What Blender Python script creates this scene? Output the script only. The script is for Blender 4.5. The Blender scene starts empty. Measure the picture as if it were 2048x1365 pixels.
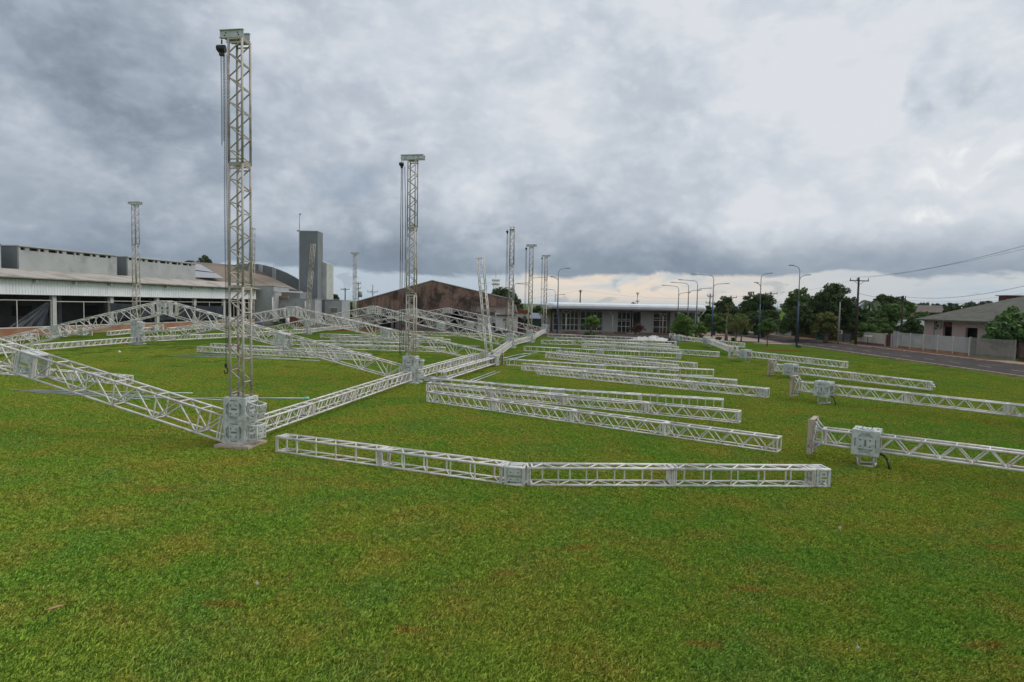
import bpy, math, random
import numpy as np
from mathutils import Matrix, Vector
random.seed(7); RNG=np.random.default_rng(11)
SC=bpy.context.scene; COL=SC.collection
# ------------------------------------------------------------------ camera
CAMH=4.4; FPX=1290.0; ROLL=.02; PITCH=math.atan((682.5-609.5)/FPX)
cam=bpy.data.cameras.new("camera"); cam.sensor_width=36; cam.lens=FPX/2048*36; cam.clip_end=9000; cam.clip_start=.1
co=bpy.data.objects.new("camera",cam); COL.objects.link(co)
co.matrix_world=Matrix.Translation((0,0,CAMH))@Matrix.Rotation(math.pi/2-PITCH,4,'X')@Matrix.Rotation(ROLL,4,'Z')
SC.camera=co
# ------------------------------------------------------------------ node helpers
class NT:
    def __init__(s,tree): s.t=tree; s.n=tree.nodes; s.l=tree.links
    def add(s,ty,**k):
        n=s.n.new(ty)
        for a,v in k.items(): setattr(n,a,v)
        return n
    def put(s,sock,v):
        if isinstance(v,bpy.types.NodeSocket): s.l.new(v,sock)
        elif v is not None:
            if sock.type=='RGBA' and len(v)==3: v=(*v,1)
            sock.default_value=v
    def math(s,op,a,b=None,c=None,clamp=False):
        n=s.add('ShaderNodeMath',operation=op,use_clamp=clamp)
        for i,v in enumerate((a,b,c)):
            if v is not None: s.put(n.inputs[i],v)
        return n.outputs[0]
    def vmath(s,op,a,b=None,sc=None):
        n=s.add('ShaderNodeVectorMath',operation=op); s.put(n.inputs[0],a)
        if b is not None: s.put(n.inputs[1],b)
        if sc is not None: s.put(n.inputs['Scale'],sc)
        return n.outputs['Value'] if op in('DOT_PRODUCT','DISTANCE','LENGTH') else n.outputs[0]
    def noise(s,vec,scale,detail=4,rough=.55,dist=0,out=0):
        n=s.add('ShaderNodeTexNoise'); s.put(n.inputs['Vector'],vec); n.inputs['Scale'].default_value=scale
        n.inputs['Detail'].default_value=detail; n.inputs['Roughness'].default_value=rough; n.inputs['Distortion'].default_value=dist
        return n.outputs[out]
    def smooth(s,v,a,b,lo=0,hi=1):
        n=s.add('ShaderNodeMapRange',interpolation_type='SMOOTHSTEP')
        for i,x in enumerate((v,a,b,lo,hi)): s.put(n.inputs[i],x)
        return n.outputs[0]
    def mix(s,f,a,b,blend='MIX'):
        n=s.add('ShaderNodeMix',data_type='RGBA',blend_type=blend)
        s.put(n.inputs[0],f); s.put(n.inputs[6],a); s.put(n.inputs[7],b); return n.outputs[2]
    def comb(s,x,y,z):
        n=s.add('ShaderNodeCombineXYZ'); 
        for i,v in enumerate((x,y,z)): s.put(n.inputs[i],v)
        return n.outputs[0]
    def sep(s,v):
        n=s.add('ShaderNodeSeparateXYZ'); s.put(n.inputs[0],v); return n.outputs
# ------------------------------------------------------------------ pixel -> world
def ray(x,y):
    a=x-1024; b=y-682.5; cr,sr=math.cos(ROLL),math.sin(ROLL)
    u=a*cr+b*sr; v=-a*sr+b*cr; c,s=math.cos(PITCH),math.sin(PITCH)
    return Vector((u/FPX, c-v/FPX*s, -s-v/FPX*c))
def at(x,y,z=0.):
    d=ray(x,y); return Vector((0,0,CAMH))+d*((z-CAMH)/d.z)
def far(x,y,Y):
    d=ray(x,y); return Vector((0,0,CAMH))+d*(Y/d.y)
# ------------------------------------------------------------------ world
SUN_EL=math.radians(50); SUN_AZ=math.radians(78)   # azimuth from +Y towards +X
def make_world():
    w=bpy.data.worlds.new("World"); SC.world=w; w.use_nodes=True; t=NT(w.node_tree); t.n.clear()
    d=t.add('ShaderNodeTexCoord').outputs['Generated']; x,y,z=t.sep(d)
    sky=t.add('ShaderNodeTexSky',sky_type='NISHITA',sun_disc=False); sky.sun_elevation=SUN_EL; sky.sun_rotation=SUN_AZ
    sky.air_density=1.2; sky.dust_density=2.5
    zc=t.math('ADD',t.math('MAXIMUM',z,0.0),.13)
    p=t.comb(t.math('DIVIDE',x,zc),t.math('DIVIDE',y,zc),t.math('MULTIPLY',z,1.5))
    n1=t.noise(p,.50,8,.5,.1); n2=t.noise(p,.27,5,.5,.2); n3=t.noise(d,7.,8,.6,.4); n4=t.noise(d,2.6,7,.55,.9)
    # signed cloud value
    ds=t.vmath('MULTIPLY',d,(1,1,1.7)); n5=t.noise(ds,4.6,10,.55,.35); n6=t.noise(ds,12.,7,.6,.2)
    v=t.math('MULTIPLY',t.math('SUBTRACT',n1,.5),.26)
    for nn,am in ((n2,.22),(n4,.30),(n5,.62),(n6,.20),(n3,.12)): v=t.math('ADD',v,t.math('MULTIPLY',t.math('SUBTRACT',nn,.5),am))
    for sc_,am,ed in ((3.0,.22,.03),(7.5,.19,.02),(18.,.11,.0)):
        q=t.noise(ds,sc_,9,.56,.15); bl_=t.math('ABSOLUTE',t.math('MULTIPLY',t.math('SUBTRACT',q,.5),2.))
        v=t.math('ADD',v,t.math('MULTIPLY',t.math('SUBTRACT',t.smooth(bl_,0.,.42),.5),am))
    az=t.math('ARCTAN2',x,y)                                                                 # 0 = ahead, + right
    base=t.smooth(az,-.75,.75,.16,.46)
    base=t.math('ADD',base,t.smooth(z,.0,.3,-.01,.10))
    warp=t.vmath('ADD',d,t.vmath('SCALE',t.vmath('SUBTRACT',t.noise(d,5.,7,.6,.0,1),(.5,.5,.5)),None,.17))
    def blob(px,py,r0,r1,amt,stretch=(1,1,1)):
        c=ray(px,py).normalized()
        dd=t.vmath('LENGTH',t.vmath('MULTIPLY',t.vmath('SUBTRACT',warp,tuple(c)),stretch))
        return t.smooth(dd,r0,r1,amt,0.)
    for a in [(210,150,.03,.2,-.20,(.75,1,1.2)),(420,260,.02,.17,-.16,(.7,1,1.4)),(60,60,.02,.16,-.16,(1,1,1)),(60,330,.02,.15,.14,(1,1,1.2)),
              (760,120,.02,.28,.12,(1,1,1)),(300,480,.02,.2,-.18,(.6,1,2)),(1370,200,.02,.10,-.17,(1,1,1)),(1780,200,.02,.3,.12,(1,1,1)),
              (1250,300,.02,.16,-.10,(.8,1,1)),(1480,520,.03,.2,-.22,(.6,1,2.2)),(1290,530,.02,.16,-.22,(.6,1,2.2)),(900,480,.02,.24,-.20,(.5,1,2.)),
              (1500,430,.01,.07,.22,(1,1,1)),(1865,120,.005,.045,-.26,(1.3,1,.6)),(1830,175,.005,.04,-.26,(1,1,.8)),(1960,140,.005,.035,-.25,(1,1,1)),
              (2000,540,.02,.2,-.2,(.6,1,2.4)),(690,520,.02,.18,-.16,(.6,1,2.)),(930,390,.02,.07,.12,(1,1,1)),(740,440,.02,.06,.10,(1,1,1))]:
        base=t.math('ADD',base,blob(*a))
    base=t.math('ADD',base,t.smooth(y,-.45,.0,.10,0.))
    val=t.math('ADD',t.math('MULTIPLY',v,1.0),base)
    r=t.add('ShaderNodeValToRGB'); t.put(r.inputs[0],t.math('ADD',val,.5,clamp=True)); e=r.color_ramp.elements
    e[0].position=.0; e[0].color=(.185,.225,.285,1); e[1].position=1.; e[1].color=(.74,.77,.815,1)
    for pos,c in ((.2,(.265,.315,.385)),(.42,(.375,.435,.51)),(.62,(.50,.555,.63)),(.8,(.62,.67,.735))):
        k=e.new(pos); k.color=(*c,1)
    cloud=r.outputs[0]
    # blue gap
    cloud=t.mix(t.math('MULTIPLY',blob(700,375,.01,.06,1.,(1,1,1.3)),.35),cloud,(.20,.30,.42))
    # bright holes on the right
    hole=t.math('MAXIMUM',blob(1950,308,.005,.075,1.,(.75,1,2.2)),t.math('MULTIPLY',blob(1870,355,.0,.05,.8,(.8,1,3.)),1.))
    hole=t.math('MAXIMUM',hole,blob(1845,418,.0,.05,.75,(.8,1,3.)))
    hole=t.math('MULTIPLY',hole,t.smooth(t.noise(d,11.,8,.62,.6),.36,.6))
    cloud=t.mix(hole,cloud,(1.02,1.03,1.0))
    # open band under the cloud base near the horizon
    edge=t.math('ADD',.046,t.math('MULTIPLY',t.math('SUBTRACT',t.noise(t.comb(t.math('MULTIPLY',az,1.),0.,t.math('MULTIPLY',z,1.6)),7.,7,.6,.5),.5),.05))
    edge=t.math('ADD',edge,t.smooth(az,.25,.5,.0,.004))
    band=t.smooth(t.math('SUBTRACT',z,edge),-.0045,.0035,1.,0.)
    warm=t.math('MULTIPLY',t.smooth(az,-.05,.06),t.smooth(az,.22,.5,1.,.25))
    wn=t.smooth(t.noise(t.comb(az,0.,t.math('MULTIPLY',z,4.)),9.,6,.6,.6),.28,.55)
    bc=t.mix(t.math('MULTIPLY',warm,wn),(.50,.59,.67),(.88,.76,.63))
    bc=t.mix(t.math('MULTIPLY',t.smooth(z,.0,.018,1.,0.),.7),bc,(.42,.55,.62))
    small=t.smooth(t.noise(t.comb(az,0.,t.math('MULTIPLY',z,2.2)),22.,5,.5,.3),.58,.68)
    bc=t.mix(t.math('MULTIPLY',small,.45),bc,(.30,.36,.42))
    # darker blue underside just above the band
    under=t.math('MULTIPLY',t.smooth(t.math('SUBTRACT',z,edge),.0,.07,1.,0.),.55)
    cloud=t.mix(under,cloud,(.175,.24,.325))
    col=t.mix(band,cloud,bc)
    bg1=t.add('ShaderNodeBackground'); t.put(bg1.inputs[0],sky.outputs[0]); bg1.inputs[1].default_value=.06
    bg2=t.add('ShaderNodeBackground'); t.put(bg2.inputs[0],col); bg2.inputs[1].default_value=1.0
    ms=t.add('ShaderNodeMixShader'); ms.inputs[0].default_value=.95; t.l.new(bg1.outputs[0],ms.inputs[1]); t.l.new(bg2.outputs[0],ms.inputs[2])
    t.l.new(ms.outputs[0],t.add('ShaderNodeOutputWorld').inputs[0])
make_world()
sl=bpy.data.lights.new("sun",'SUN'); sl.energy=1.5; sl.angle=math.radians(24); sl.color=(1,.965,.91)
so=bpy.data.objects.new("sun",sl); COL.objects.link(so)
sd=Vector((math.sin(SUN_AZ)*math.cos(SUN_EL),math.cos(SUN_AZ)*math.cos(SUN_EL),math.sin(SUN_EL)))
so.rotation_euler=sd.to_track_quat('Z','Y').to_euler(); so.location=sd*60
SC.view_settings.view_transform='Standard'; SC.view_settings.look='None'; SC.view_settings.exposure=0; SC.view_settings.gamma=1
SC.view_settings.use_curve_mapping=False
# ------------------------------------------------------------------ materials
def newmat(name):
    m=bpy.data.materials.new(name); m.use_nodes=True; t=NT(m.node_tree); b=t.n['Principled BSDF']; return m,t,b
def mat(name,c1,c2=None,scale=3.,rough=.6,metal=0.,stain=None,stain_amt=.5,stain_scale=1.2,bump=0.,bscale=40.,coord='Object',spec=.4,detail=5,stretch=None,lo=.35,hi=.65):
    m,t,b=newmat(name); tc=t.add('ShaderNodeTexCoord').outputs[coord] if coord!='World' else t.add('ShaderNodeNewGeometry').outputs['Position']
    v=tc
    if stretch: v=t.vmath('MULTIPLY',tc,stretch)
    col=c1
    if c2: col=t.mix(t.smooth(t.noise(v,scale,detail,.6),lo,hi),c1,c2)
    if stain:
        f=t.math('MULTIPLY',t.smooth(t.noise(v,stain_scale,6,.65,.3),.5,.68),stain_amt); col=t.mix(f,col,stain)
    t.put(b.inputs['Base Color'],col); b.inputs['Roughness'].default_value=rough; b.inputs['Metallic'].default_value=metal
    b.inputs['Specular IOR Level'].default_value=spec
    if bump:
        bn=t.add('ShaderNodeBump'); bn.inputs['Strength'].default_value=bump; bn.inputs['Distance'].default_value=.02
        t.put(bn.inputs['Height'],t.noise(v,bscale,4,.6)); t.l.new(bn.outputs[0],b.inputs['Normal'])
    return m
M={}
M['truss']=mat('white_truss_paint',(.78,.755,.72),(.62,.59,.545),2.6,.42,.0,(.24,.16,.11),.55,3.3,.15,60,'World')
M['mast']=mat('backlit_weathered_mast_paint',(.53,.49,.43),(.40,.36,.30),2.,.5,.0,(.22,.14,.09),.6,2.2,.15,60,'World')  # truss paint darkened to put the masts' backlit shade into the colour, plus dirt
M['block']=mat('grey_white_block_paint',(.62,.65,.63),(.50,.53,.51),5.,.45,0,(.22,.15,.10),.5,4.,.2,60,'World')
M['rust']=mat('rusty_plate',(.50,.40,.31),(.46,.40,.34),7.,.75,0,(.14,.06,.03),.7,5.,.4,40,'World')
M['steel']=mat('galvanised_tube',(.36,.40,.39),(.46,.50,.49),3.,.35,.4,(.2,.17,.13),.4,3.,0,40,'World')
M['black']=mat('black_steel',(.02,.02,.022),(.035,.035,.035),9.,.45)
M['chain']=mat('chain_steel',(.09,.085,.08),(.16,.15,.14),30.,.4,.6)
M['hole']=mat('dark_gap',(.17,.18,.17),None,1,.8)
M['asphalt']=mat('asphalt',(0.058,0.050,0.049),(0.076,0.066,0.063),.6,.85,0,(.13,.10,.085),.35,.35,.5,30,'World',spec=.05)
M['kerb']=mat('kerb_concrete',(.42,.36,.29),(.30,.22,.16),1.4,.85,0,(.22,.10,.05),.6,.8,.2,20,'World')
M['kerbred']=mat('red_dust_kerb',(.30,.15,.09),(.22,.11,.07),1.2,.85,0,None,0,1,0,20,'World')
M['paving']=mat('pink_paving',(.36,.27,.22),(.29,.21,.17),1.5,.85,0,(.2,.12,.08),.5,.6,.2,20,'World')
M['soil']=mat('red_soil',(.17,.065,.03),(.12,.045,.022),.8,.95,0,(.10,.10,.02),.5,.9,.7,9,'World')
M['paintline']=mat('road_paint',(.55,.50,.40),(.30,.26,.22),4.,.8,0,None,0,1,0,20,'World')
M['facade']=mat('grey_render',(0.385,0.405,0.398),(0.338,0.358,0.351),.6,.85,0,(.20,.20,.19),.5,.35,.1,20,'World')
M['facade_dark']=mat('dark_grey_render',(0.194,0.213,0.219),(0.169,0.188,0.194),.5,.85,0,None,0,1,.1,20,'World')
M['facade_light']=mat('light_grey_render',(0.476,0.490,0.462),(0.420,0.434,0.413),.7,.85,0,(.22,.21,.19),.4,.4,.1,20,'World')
M['white']=mat('white_wall',(0.632,0.621,0.575),(0.540,0.529,0.494),.8,.8,0,(.3,.22,.16),.5,.6,.1,20,'World')
M['sheet']=mat('white_metal_sheet',(.80,.82,.84),(.72,.75,.77),.5,.5,.0,None,0,1,0,20,'World')
M['roofsheet']=mat('light_fibre_roof',(0.529,0.494,0.448),(0.437,0.402,0.356),.5,.8,0,(.25,.20,.15),.5,.5,.1,20,'World')
M['brownroof']=mat('brown_roof',(0.260,0.202,0.156),(0.221,0.169,0.130),.4,.8,0,None,0,1,.1,20,'World',stretch=(1,1,4))
M['panel']=mat('pale_skylight',(.40,.41,.42),(.35,.36,.37),1.,.4)
M['orange']=mat('terracotta_paint',(.30,.13,.07),(.33,.22,.14),.5,.85,0,None,0,1,.1,20,'World')
M['dark']=mat('dark_interior',(.035,.033,.032),(.05,.045,.043),.6,.9)
M['midgrey']=mat('interior_wall',(.13,.13,.125),(.10,.10,.10),.6,.9)
M['tarp']=mat('dark_tarpaulin',(.016,.021,.028),(.03,.038,.048),.7,.55,0,None,0,1,.5,1.2,'World')
M['tile']=mat('grey_roof_tile',(.125,.13,.105),(.085,.085,.068),1.2,.9,0,(.17,.10,.05),.5,.7,.5,5,'World',stretch=(1,.6,3))
M['oldtile']=mat('old_clay_roof',(.13,.115,.10),(.08,.07,.062),2.,.9,0,(.2,.12,.08),.4,.7,.5,5,'World')
M['pink']=mat('pink_house_paint',(0.500,0.362,0.338),(0.450,0.325,0.306),.8,.85,0,None,0,1,.1,20,'World')
M['redpaint']=mat('red_brick_paint',(.17,.055,.04),(.12,.04,.03),1.5,.8,0,None,0,1,.1,20,'World')
M['brickred']=mat('red_brick',(.23,.075,.05),(.17,.06,.04),3,.85,0,None,0,1,.1,20,'World')
M['cream']=mat('cream_wall',(0.552,0.528,0.432),(0.480,0.456,0.372),.9,.85,0,(.3,.22,.2),.3,.8,.1,20,'World')
M['purple']=mat('purple_base',(.19,.10,.14),None,1,.85)
M['brownfence']=mat('brown_fence',(.06,.035,.025),(.09,.05,.035),3,.85,0,None,0,1,.1,20,'World',stretch=(1,1,.1))
M['pole_blue']=mat('blue_lamp_paint',(.018,.040,.10),(.025,.05,.12),2,.45)
M['pole_grey']=mat('grey_lamp_paint',(.20,.22,.24),(.26,.28,.30),2,.45)
M['wood']=mat('dark_pole',(.045,.032,.026),(.07,.05,.04),3,.85,0,None,0,1,0,20,'Object',stretch=(1,1,.1))
M['concrete']=mat('concrete_post',(.30,.29,.25),(.24,.23,.20),2,.85)
M['wire']=mat('wire',(.03,.03,.035),None,1,.6)
M['bark']=mat('bark',(.085,.06,.042),(.13,.10,.075),6,.9,0,None,0,1,.3,20)
M['barklight']=mat('pale_bark',(.24,.21,.16),(.16,.13,.10),6,.9)
M['cloth']=mat('white_tarp',(.62,.62,.60),(.48,.48,.47),2.5,.6,0,(.33,.22,.14),.4,1.4,.3,4)
M['bottle']=mat('green_plastic',(.18,.48,.32),(.40,.62,.50),18,.25)
M['teal']=mat('teal_paint',(.03,.30,.30),None,1,.6)
M['greenwall']=mat('dark_green_sheet',(.03,.08,.065),(.045,.10,.08),2,.6)
M['bluegrey']=mat('blue_grey_roof',(.17,.20,.25),(.14,.17,.21),2,.6)
M['litter']=mat('pale_litter',(.52,.46,.40),(.42,.36,.30),5,.8)
M['leafdry']=mat('dry_leaf',(.40,.26,.12),(.33,.2,.09),9,.8)
def leafmat(name,a,b,c):
    m,t,p=newmat(name); tc=t.add('ShaderNodeTexCoord').outputs['Object']
    col=t.mix(t.smooth(t.noise(tc,.9,3,.6),.38,.62),a,b); col=t.mix(t.smooth(t.noise(tc,7.,2,.7),.5,.72),col,c)
    t.put(p.inputs['Base Color'],col); p.inputs['Roughness'].default_value=.6; p.inputs['Specular IOR Level'].default_value=.25
    tr=t.add('ShaderNodeBsdfTranslucent'); t.put(tr.inputs[0],col); ms=t.add('ShaderNodeMixShader'); ms.inputs[0].default_value=.22
    t.l.new(p.outputs[0],ms.inputs[1]); t.l.new(tr.outputs[0],ms.inputs[2]); t.l.new(ms.outputs[0],t.n['Material Output'].inputs[0]); return m
M['leaf_dark']=leafmat('dark_foliage',(0.041,0.075,0.023),(0.065,0.109,0.032),(0.123,0.189,0.051))
M['leaf_mid']=leafmat('mid_foliage',(0.065,0.123,0.029),(0.102,0.174,0.041),(0.174,0.275,0.065))
M['leaf_light']=leafmat('light_foliage',(.10,.175,.035),(.13,.225,.045),(.22,.33,.07))
M['leaf_olive']=leafmat('olive_foliage',(0.109,0.123,0.032),(0.145,0.167,0.043),(0.232,0.246,0.065))
M['leaf_purple']=leafmat('purple_brown_foliage',(0.080,0.046,0.038),(0.116,0.065,0.051),(0.160,0.094,0.065))
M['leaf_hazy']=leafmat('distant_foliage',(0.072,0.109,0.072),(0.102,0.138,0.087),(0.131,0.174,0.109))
M['leaf_vine']=leafmat('broad_leaf_foliage',(0.065,0.123,0.043),(0.116,0.217,0.058),(0.232,0.377,0.102))
def turf_group():
    g=bpy.data.node_groups.new('turf_colour','ShaderNodeTree'); g.interface.new_socket('Color',in_out='OUTPUT',socket_type='NodeSocketColor')
    t=NT(g); pos=t.add('ShaderNodeNewGeometry').outputs['Position']; x,y,z=t.sep(pos); p=t.comb(x,y,0.)
    a=t.smooth(t.noise(p,.16,5,.6,.5),.38,.62); b=t.smooth(t.noise(p,.75,6,.65,.3),.42,.66); c=t.smooth(t.noise(p,3.1,5,.7),.55,.72)
    e=t.smooth(t.noise(p,.42,5,.6,.8),.5,.66)
    col=t.mix(a,(.075,.160,.020),(.108,.170,.022))
    col=t.mix(t.math('MULTIPLY',b,.58),col,(.150,.152,.030))
    col=t.mix(t.math('MULTIPLY',e,.42),col,(.060,.150,.030))
    col=t.mix(t.math('MULTIPLY',c,.42),col,(.165,.120,.045))
    # worn spots where the red soil shows
    def spot(cx,cy,rx,ry,amt=1.):
        q=t.vmath('MULTIPLY',t.vmath('SUBTRACT',t.vmath('ADD',p,t.vmath('SCALE',t.vmath('SUBTRACT',t.noise(p,1.1,5,.65,.4,1),(.5,.5,.5)),None,min(rx,ry)*2.2)),(cx,cy,0)),(1/rx,1/ry,0))
        return t.smooth(t.vmath('LENGTH',q),.65,1.05,amt,0.)
    m=None
    for s in [(-12,100,15,7.),(-24,98,8,4.5),(1,100,5,3),(30,69.5,3.6,1.3),(-7.0,15.9,.35,.12),(-8.0,14.6,.55,.16),(1.3,11.5,.35,.12),(.0,10.3,.2,.1),(-1.3,8.4,.25,.12),(-5.0,15.6,.4,.14),(-7.6,14.9,.3,.1),(3.8,9.9,.3,.13),(6.3,8.3,.35,.14),(-4.1,9.0,.4,.15),(2.6,8.2,.3,.12),(9.4,11.9,.5,.16)]:
        k=spot(*s,.33 if s[1]<30 else .9); m=k if m is None else t.math('MAXIMUM',m,k)
    col=t.mix(m,col,(.175,.066,.030))
    go=t.add('NodeGroupOutput'); t.put(go.inputs[0],col); return g
TURF=turf_group()
def turf_mat(name,blade):
    m,t,b=newmat(name); gn=t.add('ShaderNodeGroup'); gn.node_tree=TURF; col=gn.outputs[0]
    b.inputs['Roughness'].default_value=.9; b.inputs['Specular IOR Level'].default_value=0 if not blade else .1
    if blade:
        oi=t.add('ShaderNodeNewGeometry').outputs['Random Per Island']; 
        col=t.mix(t.smooth(oi,.0,1.,0.,1.),t.mix(1.,col,(1.5,1.35,1.3),'MULTIPLY'),t.mix(1.,col,(4.15,3.15,3.3),'MULTIPLY'))
        t.put(b.inputs['Base Color'],col)
    else:
        pos=t.add('ShaderNodeNewGeometry').outputs['Position']; n=t.noise(pos,14.,4,.75); n2=t.noise(pos,3.4,4,.7)
        col=t.mix(t.smooth(n,.35,.68),t.mix(1.,col,(.60,.60,.55),'MULTIPLY'),t.mix(1.,col,(1.18,1.18,1.1),'MULTIPLY'))
        col=t.mix(t.smooth(n2,.35,.65,.25,0.),col,(.03,.045,.012))
        t.put(b.inputs['Base Color'],col)
        bn=t.add('ShaderNodeBump'); bn.inputs['Strength'].default_value=.8; bn.inputs['Distance'].default_value=.05
        t.put(bn.inputs['Height'],t.noise(pos,9.,5,.75)); t.l.new(bn.outputs[0],b.inputs['Normal'])
    return m
M['turf']=turf_mat('turf_ground',False); M['blade']=turf_mat('grass_blades',True)
# ------------------------------------------------------------------ mesh builder
class MB:
    def __init__(s): s.v=[]; s.f=[]; s.sm=[]; s.mi=[]; s.mats=[]; s.cur=0
    def use(s,m):
        if m not in s.mats: s.mats.append(m)
        s.cur=s.mats.index(m); return s
    def face(s,idx,smooth=False): s.f.append(idx); s.sm.append(smooth); s.mi.append(s.cur)
    def poly(s,pts,smooth=False):
        i=len(s.v); s.v+= [tuple(p) for p in pts]; s.face(tuple(range(i,i+len(pts))),smooth)
    def box(s,lo,hi,mx=None):
        i=len(s.v); P=[Vector((x,y,z)) for z in (lo[2],hi[2]) for y in (lo[1],hi[1]) for x in (lo[0],hi[0])]
        if mx is not None: P=[mx@p for p in P]
        s.v+=[tuple(p) for p in P]
        for q in ((0,2,3,1),(4,5,7,6),(0,1,5,4),(2,6,7,3),(0,4,6,2),(1,3,7,5)): s.face(tuple(i+k for k in q))
        return s
    def tube(s,p,q,r,n=8,r2=None,cap=True):
        p=Vector(p); q=Vector(q); d=(q-p); 
        if d.length<1e-6: return s
        d.normalize(); u=d.orthogonal().normalized(); w=d.cross(u); r2=r if r2 is None else r2; i=len(s.v)
        for c,rr in ((p,r),(q,r2)):
            for k in range(n):
                a=2*math.pi*k/n; s.v.append(tuple(c+(u*math.cos(a)+w*math.sin(a))*rr))
        for k in range(n): k2=(k+1)%n; s.face((i+k,i+k2,i+n+k2,i+n+k),True)
        if cap: s.face(tuple(i+n-1-k for k in range(n))); s.face(tuple(i+n+k for k in range(n)))
        return s
    def path(s,pts,r,n=6):
        for a,b in zip(pts,pts[1:]): s.tube(a,b,r,n)
        return s
    def prism(s,pts,th):   # pts: coplanar polygon, th: thickness vector
        n=len(pts); th=Vector(th); i=len(s.v); P=[Vector(p) for p in pts]
        s.v+=[tuple(p) for p in P]+[tuple(p+th) for p in P]
        s.face(tuple(range(i+n-1,i-1,-1))); s.face(tuple(range(i+n,i+2*n)))
        for k in range(n): k2=(k+1)%n; s.face((i+k,i+k2,i+n+k2,i+n+k))
        return s
    def mesh(s,name,m=None):
        me=bpy.data.meshes.new(name); me.from_pydata(s.v,[],s.f)
        for x in (s.mats or [m]): me.materials.append(M[x] if isinstance(x,str) else x)
        me.polygons.foreach_set('use_smooth',s.sm); me.polygons.foreach_set('material_index',s.mi); me.update(); return me
WM={}
def link(name,data,parent=None,mx=None):
    o=bpy.data.objects.new(name,data); COL.objects.link(o); mx=mx or Matrix.Identity(4); WM[o.name]=mx
    if parent is not None:
        o.parent=parent; o.matrix_basis=WM[parent.name].inverted()@mx
    else: o.matrix_basis=mx
    return o
def thing(name,label,cat,mx=None,group=None,data=None):
    if mx is None: mx=Matrix.Identity(4)
    if not isinstance(mx,Matrix): mx=Matrix.Translation(Vector(mx))
    o=link(name,data,None,mx); o['label']=label; o['category']=cat
    if group: o['group']=group
    return o
def struct(name,data,mx=None): o=link(name,data,None,mx); o['kind']='structure'; return o
def part(name,mb,m,parent,mx=None,local=False):
    """mb in world coords (mx None) or in the frame mx"""
    me=mb if isinstance(mb,bpy.types.Mesh) else mb.mesh(name,m)
    if mx is None:
        mx=WM[parent.name]
        if not local: me.transform(mx.inverted())
    return link(name,me,parent,mx)
def frame(o,X,up=(0,0,1)):
    X=Vector(X).normalized(); up=Vector(up); Y=up.cross(X).normalized(); Z=X.cross(Y)
    m=Matrix.Identity(4)
    for i,c in enumerate((X,Y,Z)): m[0][i],m[1][i],m[2][i]=c
    m.translation=Vector(o); return m
def T(x,y,z): return Matrix.Translation((x,y,z))
# ------------------------------------------------------------------ truss
W=.42; CR=.035; BR=.0205
CACHE={}
def lattice(L,w,h,P,style,pm='truss'):
    """lattice of a box truss along X. style zig: zigzag on +-Y faces, rungs on +-Z. style gable adds posts."""
    k=('lat',round(L,2),w,h,P,style,pm)
    if k in CACHE: return CACHE[k]
    b=MB().use(pm); y=w/2; z=h/2; e=.07; n=max(2,round((L-2*e)/(P/2))); st=(L-2*e)/n
    for i in range(n+1):
        x=e+i*st; top=(i%2==0); nx=x+st
        zz=z if top else -z
        if i<n:
            for s in (-1,1): b.tube((x,s*y,zz),(nx,s*y,-zz),BR if style!='gable' else BR*1.25,6,cap=False)
        if style=='gable':
            if 0<i<n:
                for q in ((z,-z) if not top else (z,)): b.tube((x,-y,q),(x,y,q),BR*1.1,6,cap=False)
                if not top:
                    for s in (-1,1): b.tube((x,s*y,-z),(x,s*y,z),BR*1.1,6,cap=False)
        else:
            b.tube((x,-y,zz),(x,y,zz),BR,6,cap=False)
    for x in (.022,L-.022):
        for s in (-1,1):
            b.box((x-.02,s*y-.028,-z),(x+.02,s*y+.028,z)); b.box((x-.018,-y,s*z-.02),(x+.018,y,s*z+.02))
    for x in (.13,L-.13):
        for s in (-1,1): b.box((x-.018,s*y-.02,-z),(x+.018,s*y+.02,z))
    CACHE[k]=b.mesh('truss_section'); return CACHE[k]
def chordmesh(L,r=CR,pm='truss'):
    k=('ch',round(L,2),r,pm)
    if k not in CACHE: CACHE[k]=MB().use(pm).tube((0,0,0),(L,0,0),r,10).mesh('chord')
    return CACHE[k]
def section(parent,mx,L,w=W,h=W,P=.7,style='zig',roll=0,name='truss_section'):
    if roll: mx=mx@Matrix.Rotation(math.pi/2,4,'X')
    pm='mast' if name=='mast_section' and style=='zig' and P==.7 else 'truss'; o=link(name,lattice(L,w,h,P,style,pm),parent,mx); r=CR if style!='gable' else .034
    for sy in (-1,1):
        for sz in (-1,1): link('chord',chordmesh(L,r,pm),o,mx@T(0,sy*w/2,sz*h/2))
    return o
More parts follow.
